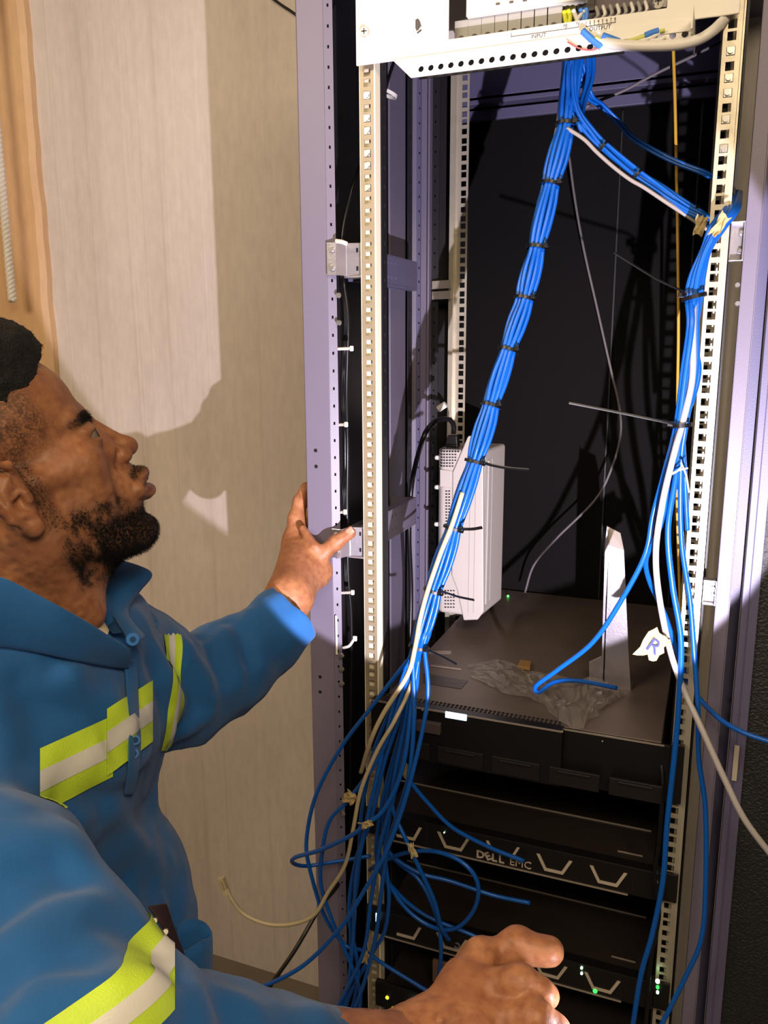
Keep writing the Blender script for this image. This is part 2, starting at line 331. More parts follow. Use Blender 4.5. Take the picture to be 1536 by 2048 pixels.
# cage nuts
cn = MB().box(-.0042, .0042, -.0025, .006, -.0042, .0042).cyl((0, -.0025, 0), (0, -.0045, 0), .0034, 10).mesh('cage_nut')
for k, (x, p) in enumerate([(-.4635, py) for py in (190, 232, 260, 302, 327, 371)] + [(-.011, py) for py in (101, 153, 181, 234, 284)]):
    z = PY(735 if x < -.1 else 1462, p, YF)[2]; z = min(HZ, key=lambda h: abs(h - z))
    c = bpy.data.objects.new('cage_nut', cn); COL.objects.link(c); c.parent = rack; c.location = (x, YF, z)
    if k == 0: cn.materials.append(M_nut)
# silver label plate on lower right door strip
p = PY(1471, 1526, 1.096); MB().box(p[0] - .003, p[0] + .003, 1.0945, 1.0965, p[2] - .025, p[2] + .025).build('label_plate', M_silver, rack)
# warning sticker seen past the left rail
stk = MB().box(-.509, -.473, 1.20, 1.2015, 1.185, 1.258).build('sticker', mat('sticker_white', '#cfc4bb', .5), rack, label='white sticker with black handling symbols and an orange band')
MB().box(-.509, -.473, 1.1990, 1.2, 1.247, 1.258).build('sticker_band', mat('sticker_orange', '#b5742a', .5), stk)
mb = MB()
for xx in (-.500, -.486):
    mb.box(xx - .0015, xx + .0015, 1.199, 1.2, 1.212, 1.230); mb.prism([(xx - .005, 1.199, 1.229), (xx + .005, 1.199, 1.229), (xx, 1.199, 1.240)], (0, .001, 0))
mb.box(-.505, -.481, 1.199, 1.2, 1.205, 1.209).box(-.503, -.496, 1.199, 1.2, 1.190, 1.201).box(-.492, -.489, 1.199, 1.2, 1.190, 1.201).build('sticker_symbols', M_hole, stk)

# ---------------------------------------------------------------- power distribution panel
pdu = thing('distribution_box', 'white breaker panel mounted across the top of the rack', 'electrical panel')
Z0, Z1 = 1.979, 2.165; YP = 1.096
wx0, wx1, wz0, wz1 = -.346, -.083, 1.9955, 2.06
us = [-.474, wx0, wx1, -.0045]; vs = [Z0, wz0, wz1, Z1]
MB().sheet((0, YP, 0), (1, 0, 0), (0, 0, 1), us, vs, lambda i, j: i == 1 and j == 1).build('front_plate', M_white, pdu, solid=.003, bevel=.0012)
# lower lip with a row of round holes
def holed_lip():
    bm = bmesh.new(); x = -.390; pitch = .01335; z0, z1 = 1.9545, 1.9795; n = 25; yl = YP - .0015
    def V(x, z): return bm.verts.new((x, yl - (z1 - z) * .12, z))
    for i in range(n):
        xc = -.3815 + pitch * i; xa, xb = xc - pitch / 2, xc + pitch / 2; zc = z0 + .0092; r = .0038; N = 16; ring = []; outer = []
        for k in range(N):
            a = 2 * math.pi * (k + .5) / N; ring.append(V(xc + r * math.cos(a), zc + r * math.sin(a)))
            c, s_ = math.cos(a), math.sin(a); t = min((pitch / 2) / abs(c), ((z1 - zc) if s_ > 0 else (zc - z0)) / abs(s_)); outer.append(V(xc + c * t, zc + s_ * t))
        for k in range(N): bm.faces.new((outer[k], outer[(k + 1) % N], ring[(k + 1) % N], ring[k]))
        for cx_, cz in ((xa, z0), (xb, z0), (xa, z1), (xb, z1)):
            best = sorted(range(N), key=lambda k: (outer[k].co.x - cx_) ** 2 + (outer[k].co.z - cz) ** 2)[:2]
            a, b2 = outer[best[0]], outer[best[1]]
            try: bm.faces.new((a, V(cx_, cz), b2))
            except ValueError: pass
    xa = -.3815 - pitch / 2; a, b2, c, d = V(xa, z1), V(xa, z0), V(-.395, z0), V(-.4215, z1); bm.faces.new((a, b2, c, d))
    bmesh.ops.remove_doubles(bm, verts=bm.verts, dist=.00005); bmesh.ops.recalc_face_normals(bm, faces=bm.faces)
    me = bpy.data.meshes.new('lip'); bm.to_mesh(me); bm.free(); o = link('cable_lip', me, M_white, pdu); md = o.modifiers.new('s', 'SOLIDIFY'); md.thickness = .0015
holed_lip()
MB().box(-.053, -.0515, 1.05, YP + .05, 1.956, 1.979).build('lip_end', M_white, pdu)
MB().box(-.42, -.055, YP + .10, YP + .102, 1.99, 2.165).build('panel_case', M_offw, pdu)
MB().box(-.39, -.13, YP + .012, YP + .014, 1.957, 1.976).build('lip_hole_shade', M_void, pdu)  # dark plate added behind the lip so its holes look shaded
MB().box(-.17, -.056, YP - .006, YP - .0045, 1.9665, 1.9685).build('lip_bead', M_white, pdu)
for px, py in ((730, 64), (1317, 4)):
    p = PY(px, py, YP - .002); s_ = MB().cyl(p, p - np.array([0, .004, 0]), .0068, 16, .005).build('screw', M_nut, pdu)
    MB().box(p[0] - .004, p[0] + .004, p[1] - .0048, p[1] - .0040, p[2] - .0008, p[2] + .0008).box(p[0] - .0008, p[0] + .0008, p[1] - .0048, p[1] - .0040, p[2] - .004, p[2] + .004).build('screw_cross', M_ink, s_)
# emblem: dark leaf with two slashes
def ppoly(pts, y, t=.0005): return [PY(a, b, y) for a, b in pts], (0, -t, 0)
g = MB().prism(*ppoly([(831, 40), (836, 37), (840, 42), (843, 53), (838, 55), (831, 58)], YP - .0015)).prism(*ppoly([(832, 62), (833, 57), (840, 55), (837, 60)], YP - .0015)).prism(*ppoly([(835, 68), (834, 65), (842, 58), (844, 61)], YP - .0015)).build('emblem', M_ink, pdu)
# breakers behind the window
for i in range(8):
    px = 925 + 26.3 * i; py = 66 - 3.45 * i; p = PY(px, py, 1.115); x0 = p[0] - .0098
    b_ = MB().box(x0, x0 + .0192, 1.112, 1.16, wz0 - .006, wz0 + .026).build('breaker', M_grey, pdu, bevel=.0008)
    MB().cyl((p[0], 1.1125, wz0 + .003), (p[0], 1.1095, wz0 + .003), .0042, 12).build('terminal_screw', M_ink, b_)
MB().box(wx0 + .02, -.178, 1.104, 1.16, wz0 + .026, wz1 + .01).build('breaker_cover', M_white, pdu, bevel=.001)
MB().box(wx0, wx1, 1.165, 1.167, wz0 - .005, wz1 + .01).build('window_back', M_offw, pdu)
mb = MB()
for i in range(3): q = PY(996 + 27 * i, 8 - 3.6 * i, 1.1035); mb.box(q[0] - .0025, q[0] + .0025, 1.1025, 1.1035, q[2] - .001, q[2] + .001)
mb.build('cover_slots', M_ink, pdu)
q = PY(1142, 20, 1.11); MB().box(q[0] - .009, q[0] + .004, 1.12, 1.14, wz0, wz1).build('earth_terminal', mat('terminal_olive', '#8f8a4a', .5), pdu)
q = PY(1165, 20, 1.11); MB().box(q[0] - .006, q[0] + .012, 1.12, 1.14, wz0 + .018, wz1).build('neutral_terminal', M_ink, pdu)
MB().box(-.178, -.092, 1.125, 1.16, wz0 + .010, wz1).build('output_block', mat('mauve_grey_block', '#5b4f55', .35, bump=.4, bscale=120), pdu, bevel=.001)
MB().box(-.092, -.060, 1.098, 1.100, 1.998, 2.05).build('inner_plate', M_offw, pdu)
wire_cols = dict(yellow=mat('wire_yellow', '#d9dc2a', .4), blue=mat('wire_blue', '#3f7fd6', .4), white=M_tiew, green=mat('wire_green', '#c8cc70', .4), red=mat('wire_red', '#c95a5a', .5))
for k, (c, pts) in enumerate([('yellow', [(1128, 22), (1130, 34), (1133, 50)]), ('yellow', [(1136, 20), (1140, 34), (1138, 50)]), ('white', [(1146, 20), (1152, 34), (1158, 50)]), ('blue', [(1160, 18), (1168, 32), (1163, 50)]), ('blue', [(1172, 16), (1174, 30), (1170, 48)]),
        ('white', [(1150, 50), (1157, 36), (1170, 22)])]):
    tube_mesh([PY(a, b, 1.112) for a, b in pts], .0028, 14, 7).build('wire', wire_cols[c], pdu, smooth=True)
for k in range(8):
    a = 1188 + 14 * k; tube_mesh([PY(a, 40 - 1.6 * k, 1.12), PY(a + 8, 30 - 1.6 * k, 1.112), PY(a + 4, 14 - 1.6 * k, 1.12)], .0022, 12, 6).build('output_wire', M_tiew if k % 2 else M_grey, pdu, smooth=True)
for c, pts, r in [('blue', [(1165, 62), (1185, 80), (1205, 95)], .004), ('blue', [(1205, 72), (1222, 78), (1238, 84)], .004), ('green', [(1190, 74), (1220, 90), (1250, 84), (1300, 70)], .0022), ('white', [(1185, 78), (1240, 92), (1290, 80), (1320, 66)], .0025),
        ('blue', [(1290, 72), (1305, 66), (1318, 62)], .004), ('green', [(1262, 82), (1290, 70), (1330, 60)], .002), ('white', [(1300, 84), (1320, 80), (1330, 74)], .003), ('red', [(1135, 84), (1160, 97), (1185, 100), (1205, 92)], .0009), ('white', [(1200, 100), (1214, 92), (1236, 98)], .003)]:
    tube_mesh([PY(a, b, 1.088) for a, b in pts], r, 20, 7).build('wire', wire_cols[c], pdu, smooth=True)
# printed lettering
U, V = (1, 0, 0), (0, 0, 1)
def ptext(s_, px, py, size): p = PY(px, py, YP - .0018); text_obj('lettering', s_, size, p, U, V, M_ink, pdu, .0002)
ptext('INPUT', 1077, 72, .0065); ptext('OUTPUT', 1200, 56, .0065); ptext('PE', 1131, 52, .005); ptext('N', 1156, 47, .005)
for i in range(8): ptext(str(i + 1), 1172 + 8.3 * i, 46 - 1.15 * i, .0046)
mb = MB()
def hl(a, b_): p, q = PY(*a, YP - .0018), PY(*b_, YP - .0018); mb.prism([p, q, q + np.array([0, 0, .0006]), p + np.array([0, 0, .0006])], (0, -.0003, 0))
def vl(a, b_): p, q = PY(*a, YP - .0018), PY(*b_, YP - .0018); mb.prism([p, q, q + np.array([.0006, 0, 0]), p + np.array([.0006, 0, 0])], (0, -.0003, 0))
hl((1022, 74), (1157, 55)); vl((1022, 74), (1022, 66)); vl((1157, 55), (1157, 49)); vl((1131, 59), (1131, 55)); hl((1172, 54), (1231, 45))
for i in range(8): vl((1172 + 8.3 * i, 54 - 1.25 * i), (1172 + 8.3 * i, 50 - 1.25 * i))
mb.build('printed_lines', M_ink, pdu)

# ---------------------------------------------------------------- equipment in the rack
def server(label, z0, z1, x0=-.452, x1=-.022, y0=1.10, y1=1.715, m=M_srv2):
    s_ = thing('rack_server', label, 'server'); MB().box(x0 + .012, x1 - .012, y0, y1, z0, z1).build('chassis', m, s_, bevel=.0015); return s_
s1 = server('grey-topped rack server with a small blue-lit display, topmost in the stack', .998, 1.0845, m=M_srv)
MB().box(-.455, -.165, 1.082, 1.1, 1.0, 1.0855).box(-.165, -.022, 1.094, 1.1, 1.0, 1.0835).build('front_bezel', M_bez, s1, bevel=.001)
MB().box(-.455, -.165, 1.0812, 1.0825, 1.0835, 1.0858).box(-.165, -.03, 1.0932, 1.0945, 1.082, 1.0842).build('bezel_edge', M_edge, s1)
mb = MB()
for r_ in range(2):
    for i in range(44): x = -.45 + i * .0064; mb.box(x, x + .004, 1.1005 + r_ * .0075, 1.1055 + r_ * .0075, 1.0842, 1.0850)
mb.build('vent_slots', M_hole, s1, kind='stuff')
p = PY(912, 1432, 1.081); MB().box(p[0] - .016, p[0] + .016, 1.0795, 1.082, p[2] - .0045, p[2] + .0045).build('display', L_lcd, s1)
p = PY(867, 1448, 1.08); MB().box(p[0] - .026, p[0] + .012, 1.074, 1.083, p[2] - .014, p[2] + .004).build('latch', mat('latch_grey', '#4b4140', .4), s1, bevel=.002)
for px, py in ((845, 1420), (852, 1422), (1205, 1482), (1125, 1463)):
    p = PY(px, py, 1.0815); MB().cyl(p, p - np.array([0, .001, 0]), .001, 8).build('indicator', M_silver, s1)
mb = MB()
for i in range(5):
    x = -.43 + i * .083; mb.box(x, x + .070, 1.079, 1.083, 1.004, 1.030).box(x + .012, x + .058, 1.076, 1.079, 1.024, 1.028)
mb.build('drive_tray', mat('tray_black', '#1a1517', .45), s1, bevel=.001)
p0 = PZ(855, 1350, 1.085); MB().prism([PZ(846, 1346, 1.0848), PZ(936, 1362, 1.0848), PZ(922, 1378, 1.0848), PZ(846, 1366, 1.0848)], (0, 0, .0004)).build('lid_label', mat('dark_label', '#332b28', .4), s1)
text_obj('lid_lettering', 'i  DRS', .008, PZ(905, 1364, 1.0855), (1, 0, 0), (0, 1, 0), mat('faint_print', '#8a7f76', .5), s1, .0001)
MB().prism([PZ(862, 1330, 1.0848), PZ(922, 1338, 1.0848), PZ(922, 1341, 1.0848), PZ(862, 1333, 1.0848)], (0, 0, .0006)).build('lid_strip', M_edge, s1)
MB().prism([PZ(857, 1302, 1.0848), PZ(902, 1302, 1.0848), PZ(902, 1308, 1.0848), PZ(857, 1307, 1.0848)], (0, 0, .0006)).build('lid_strip', M_edge, s1)
MB().box(-.022, -.004, 1.096, 1.104, 1.0, 1.085).build('mounting_ear', M_bez, s1)
MB().cyl(PZ(1016, 1192, 1.0845), PZ(1016, 1192, 1.087), .0025, 10).build('indicator', L_green, s1)
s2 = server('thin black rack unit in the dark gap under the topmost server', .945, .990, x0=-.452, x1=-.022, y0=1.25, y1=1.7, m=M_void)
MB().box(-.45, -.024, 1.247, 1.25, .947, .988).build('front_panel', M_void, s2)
HEXP = None
def bezel_server(label, z0, z1, leds, seamY, text=None):
    s_ = server(label, z0, z1 - .002, y0=1.112)
    MB().box(-.455, -.022, 1.094, 1.112, z0, z1).build('front_bezel', M_bez, s_, bevel=.001)
    MB().box(-.452, -.065, 1.0925, 1.0945, z0 - .0012, z0 + .0008).build('bezel_edge', M_edge, s_)
    zt = z1 - .002; MB().box(-.452, -.043, seamY, seamY + .0022, zt, zt + .0016).build('lid_seam', M_edge, s_)
    MB().box(-.085, -.050, 1.128, 1.130, zt, zt + .001).build('lid_mark', M_edge, s_)
    for i in range(5):
        xc = -.4015 + i * .0770; zb = z0 + .0085; w_, h_, t = .0135, .0245, .0042
        if text and i == 2:
            for sgn in (-1, 1): MB().prism([(xc + sgn * (.0215), 1.0925, z1 - .008), (xc + sgn * .0255, 1.0925, z1 - .008), (xc + sgn * .0185, 1.0925, z0 + .022), (xc + sgn * .0145, 1.0925, z0 + .022)][::sgn], (0, .0016, 0)).build('bezel_trapezoid', M_silver, s_)
            continue
        xa, xb, xc1, xd = xc - .026, xc - w_, xc + w_, xc + .026; zt2 = zb + h_
        if i == 0: poly = [(xc - .016, zb), (xc1 + .001, zb), (xd, zt2), (xd - .005, zt2), (xc1 - .002, zb + t), (xc - .016, zb + t)]
        else: poly = [(xa, zt2), (xb, zb), (xc1, zb), (xd, zt2), (xd - .0048, zt2), (xc1 - .0026, zb + t), (xb + .0026, zb + t), (xa + .0048, zt2)]
        MB().prism([(x, 1.0925, z) for x, z in poly], (0, .0016, 0)).build('bezel_trapezoid', M_silver, s_)
        if i in (0, 2, 4): MB().box(xc + .034, xc + .035, 1.0930, 1.0942, z0 + .004, z1 - .004).build('bezel_split', M_srv2, s_)
    if text:      # heavy word with its E tipped over, light word after it
        zt_ = z0 + .0105; xL = PY(961, 1695, 1.0925)[0]
        for i, ch in enumerate(text.split()[0]):
            a_ = math.radians(28 if ch == 'E' else 0)
            text_obj('lettering', ch, .0175, (xL + i * .0108 + (.001 if ch == 'E' else 0), 1.0925, zt_), (math.cos(a_), 0, math.sin(a_)), (-math.sin(a_), 0, math.cos(a_)), M_silver, s_, .0006, .00045)
        text_obj('lettering', text.split()[1], .0170, (xL + .0615, 1.0925, zt_), U, V, M_silver, s_, .0006)
    for name_, m_, px, py, r_ in leds:
        p = PY(px, py, 1.0915); MB().cyl(p, p + np.array([0, .003, 0]), r_, 10).build(name_, m_, s_)
    for e0, e1 in ((-.022, 0), (-.474, -.455)): MB().box(e0, e1, 1.098, 1.104, z0, z1).build('mounting_ear', M_bez, s_, bevel=.001)
    return s_
s3 = bezel_server('black rack server with silver trapezoids and the lettering DELL EMC', .8465, .8905, [('indicator', L_pale, 888, 1666, .0009), ('indicator', L_pale, 1325, 1748, .0012), ('indicator', L_pale, 1324, 1766, .0012)], 1.197, 'DELL EMC')
s5 = bezel_server('lower black rack server with silver trapezoids and two tiny green lights', .669, .7135, [('indicator', L_pale, 1163, 1937, .0018), ('indicator', L_pale, 1163, 1948, .0018), ('indicator', L_green, 1190, 1983, .0032), ('indicator', L_pale, 1315, 1964, .003), ('indicator', L_green, 1315, 1976, .0022), ('indicator', L_pale, 1315, 1986, .002)], 1.235)
p = PY(754, 1835, 1.09); MB().box(p[0] - .0022, p[0] + .0022, 1.0885, 1.091, p[2] - .008, p[2] + .008).build('status_bar', L_ice, s5, bevel=.001)
s6 = server('black network unit with a white light bar, lowest one in view', .535, .580, y0=1.10)
MB().box(-.455, -.022, 1.090, 1.1, .535, .582).build('front_panel', M_bez, s6, bevel=.002)
p = PY(831, 2010, 1.0885); MB().box(p[0] - .012, p[0] + .010, 1.087, 1.09, p[2] - .0035, p[2] + .0035).build('light_bar', L_white, s6, bevel=.0015)
for px, py, r_ in ((774, 1996, .0030), (785, 2017, .0022)):
    p = PY(px, py, 1.0885); MB().cyl(p, p + np.array([0, .003, 0]), r_, 10).build('indicator', L_yel, s6)
s7 = server('dark blanking unit at the foot of the rack', .30, .48, y0=1.11)
box('mounting_ear', M_bez, s7, (-.022, 0, 1.1, 1.11, .3, .48)); 
p = PY(850, 1928, 1.16); g = thing('loose_bracket', 'small tan metal bracket hanging behind the cables below the lower server', 'bracket')
MB().box(-.36, -.30, 1.104, 1.11, .600, .640).box(-.33, -.315, 1.10, 1.104, .590, .655).build('bracket_plate', mat('tan_metal', '#7b6350', .5, metal=.3), g, bevel=.001)

# tall off-white cabinet unit standing on the server lid (rectifier / modem box)
wb = thing('white_power_unit', 'off-white vented box unit mounted upright behind the blue cable bundle', 'power unit')
YB = 1.40
def bq(px, py, y=YB): return PY(px, py, y)
bx0, bx1, by1 = bq(872, 1000)[0], bq(967, 1000)[0], 1.498; tz, bz = bq(872, 897)[2], bq(900, 1228)[2]
MB().prism([(bx0, YB + .012, bz), (bx0 + .010, YB, bz), (bx1 - .010, YB - .002, bz), (bx1, YB + .006, bz), (bx1 + .010, by1 + .02, bz), (bx0, by1, bz)], (0, 0, tz - bz)).build('case', M_offw, wb, bevel=.006, seg=3)
mb = MB(); y1_ = YB - .006
mb.prism([bq(a, b_, y1_) for a, b_ in ((934, 876), (936, 872), (966, 872), (967, 1224), (955, 1240), (927, 1241), (914, 1180), (903, 1150), (905, 944), (908, 938))][::-1], (0, .010, 0))
mb.build('front_cover', M_offw, wb, bevel=.002)
for a in (966, 983): pass
for a in (942, 953): p, q = bq(a, 890, y1_), bq(a, 1226, y1_); MB().box(p[0] - .0006, p[0] + .0006, y1_ - .0008, y1_ + .001, q[2], p[2]).build('cover_seam', M_grey, wb)
MB().prism([bq(a, b_, YB - .003) for a, b_ in ((880, 939), (903, 942), (903, 976), (880, 973))][::-1], (0, .006, 0)).build('hatch', M_offw, wb, bevel=.0006)
for a in (1420, 1445): MB().box(bx1 + .0015, bx1 + .0042, a / 1000, a / 1000 + .0012, bz + .02, tz - .02).build('side_rib', M_grey, wb)
mb = MB()
def slots(px0, px1, py0, py1, nr, nc, dx=lambda r: 0):
    for r_ in range(nr):
        for c_i in range(nc):
            if px0 + c_i * 5.6 > px1 - dx(r_): continue
            p = bq(px0 + c_i * 5.6, py0 + (py1 - py0) * r_ / (nr - 1), YB); mb.box(p[0] - .0016, p[0] + .0016, YB - .0012, YB + .002, p[2] - .0011, p[2] + .0011)
slots(883, 920, 897, 932, 7, 7, lambda r: r * 2.2); slots(893, 902, 982, 1060, 14, 2); slots(891, 912, 1181, 1214, 6, 4)
mb.build('vent_slots', M_hole, wb, kind='stuff')
for b_ in (915, 974, 1048): p = bq(868, b_, YB + .01); MB().cyl((bx0 + .001, p[1], p[2]), (bx0 - .005, p[1], p[2]), .004, 10).build('side_peg', M_tiew, wb, smooth=True)
for z in (tz - .06, bz + .06): MB().box(bx0 + .005, bx0 + .03, by1, 1.5275, z - .012, z + .012).build('mounting_lug', M_zinc, wb)
pc = bq(906, 872, 1.43); MB().prism([(pc[0] - .012, 1.42, tz), (pc[0] + .012, 1.42, tz), (pc[0] + .009, 1.424, tz + .022), (pc[0] - .009, 1.424, tz + .022)], (0, .018, 0)).build('plug_body', M_blk, wb, bevel=.002)
MB().cyl((pc[0] + .022, 1.43, tz), (pc[0] + .022, 1.43, tz + .003), .005, 12).build('top_screw', M_nut, wb)
cable('power_lead', [(pc[0], 1.433, tz + .024), (pc[0] + .001, 1.432, tz + .035), (pc[0] - .002, 1.42, tz + .050), (pc[0] - .016, 1.40, tz + .052), PY(862, 850, 1.37), PX(845, 880, -.46), PX(825, 960, -.505), PX(818, 1060, -.51), PX(822, 1200, -.51), PX(815, 1400, -.50)], .0045, M_blk, 'black power lead arching from the white box plug to the left', 'cable')
p = PY(884, 814, 1.385); tag(MB().cyl(p - np.array([.007, 0, .004]), p + np.array([.007, 0, .005]), .006, 10).build('white_connector', M_tiew, bevel=.001), 'little white connector lying over the black power lead', 'connector')

# bent metal upright standing on the server lid
mu_ = thing('metal_upright', 'tapered silver metal bracket standing upright on the server lid', 'bracket'); yb = 1.262
def q_(a, b_, y=yb): return PY(a, b_, y)
MB().prism([q_(1205, 1372), q_(1262, 1384), q_(1257, 1300), q_(1248, 1100), q_(1218, 1090), q_(1211, 1200)], (0, .0018, 0)).build('plate', M_steel, mu_, bevel=.0004)
MB().prism([q_(1218, 1090), q_(1248, 1100), q_(1241, 1066, yb + .008), q_(1214, 1052, yb + .008)], (0, .0018, 0)).build('bent_top', mat('dull_steel', '#8f8682', .45, metal=.5), mu_, bevel=.0004)
MB().prism([q_(1208, 1372), q_(1218, 1090), q_(1214, 1052), q_(1210, 1090), q_(1203, 1330)], (0, .004, 0)).build('side_flange', M_steel, mu_)
MB().prism([q_(1178, 1364), q_(1206, 1370), q_(1203, 1312), q_(1178, 1324)], (0, .0018, 0)).build('foot_tab', M_steel, mu_, bevel=.0004)
box('foot', M_steel, mu_, (q_(1205, 1372)[0], q_(1262, 1384)[0], yb, yb + .03, 1.085, 1.087))

# crumpled clear plastic bag
def bag():
    nx, ny = 34, 15; V = []; F = []; g_ = np.random.default_rng(11)
    c0 = [(940, 1330), (1000, 1318), (1060, 1345), (1120, 1362), (1200, 1372), (1255, 1388)]; c1 = [(945, 1352), (1010, 1385), (1075, 1402), (1125, 1445), (1160, 1456), (1225, 1400)]
    A = spline([list(PZ(a, b_, 1.0865)) for a, b_ in c0], nx); B = spline([list(PZ(a, b_, 1.0865)) for a, b_ in c1], nx)
    for i in range(nx):
        for j in range(ny):
            s = i / (nx - 1); t = j / (ny - 1); p = A[i] * (1 - t) + B[i] * t; e = math.sin(math.pi * t) ** .5 * math.sin(math.pi * s) ** .5
            n1 = mnoise.noise(Vector((p[0] * 22, p[1] * 22, 1))); n2 = 1 - abs(mnoise.noise(Vector((p[0] * 45, p[1] * 45, 4)))) * 2.2; n3 = 1 - 2 * abs(mnoise.noise(Vector((p[0] * 110, p[1] * 110, 8))))
            k = .35 + .65 * min(1, max(0, (s - .4) * 3)); j1, j2, j3 = g_.uniform(-1, 1, 3); V.append((p[0] + .004 * j1, p[1] + .004 * j2, 1.0862 + e * k * (.006 + .022 * max(0, n1 + .3) + .010 * max(0, n2) + .011 * abs(j3))))
    for i in range(nx - 1):
        for j in range(ny - 1):
            a, b_, c, d = i * ny + j, (i + 1) * ny + j, (i + 1) * ny + j + 1, i * ny + j + 1
            F += [(a, b_, c), (a, c, d)] if (i + j) % 2 else [(a, b_, d), (b_, c, d)]
    m = mat('clear_film', '#9a928c', .14, alpha=.40, spec=1.0)
    return tag(MB().add(V, F).build('plastic_bag', m, smooth=False), 'crumpled clear plastic bag lying on the server lid', 'plastic bag')
bag()
p = PZ(1046, 1336, 1.086); tag(MB().prism([PZ(1034, 1338, 1.086), PZ(1060, 1342, 1.086), PZ(1062, 1328, 1.086), PZ(1040, 1326, 1.086)], (0, 0, .006)).build('foam_scrap', mat('yellow_foam', '#8f6b3c', .8, bump=.5, bscale=200), bevel=.001), 'small brownish yellow scrap lying behind the plastic bag', 'scrap')

# ---------------------------------------------------------------- blue data cables
# main bundle: cross-section offsets follow the centre line, pinched at every tie
TIES = [(1152, 80, 0), (1132, 250, 1), (1101, 370, 1), (1074, 497, 1), (1049, 598, 1), (1017, 700, 1), (982, 810, 1), (950, 924, 1), (907, 1057, 1), (867, 1182, 1), (838, 1294, 1)]
def bY(py): return 1.215 - .175 * min(1, max(0, (py - 150) / 1150))
def at(px, py): return PY(px, py, bY(py))
ctrl = []
for k in range(len(TIES) - 1):
    a, b_ = TIES[k], TIES[k + 1]
    for t in (0, .33, .67): ctrl.append((at(a[0] + (b_[0] - a[0]) * t, a[1] + (b_[1] - a[1]) * t), .86 if t == 0 else 1.10))
ctrl.append((at(*TIES[-1][:2]), .86)); ctrl[0] = (ctrl[0][0], 1.3)
hexo = [(0, 0)] + [(math.cos(a), math.sin(a)) for a in np.radians(range(0, 360, 60))] + [(1.9 * math.cos(a), 1.9 * math.sin(a)) for a in np.radians(range(15, 375, 36))]
hexo = hexo[:16]; RC = .0032
UX, UZ = np.array([.97, .10, .22]), np.array([-.10, .97, 0])
def strand(k, wob):
    out = []
    for i, (p, s) in enumerate(ctrl):
        o = np.array(hexo[k]) * s * .0058; n = np.array([math.sin(i * .9 + wob[0]), math.sin(i * .7 + wob[1])]) * .0011
        out.append(p + UX * (o[0] + n[0]) + UZ * (o[1] + n[1]))
    return out
def P2(lst, dy=0):   # (px, py, y) triples to points
    return [PY(a, b_, y + dy) for a, b_, y in lst]
F_ = 1.045
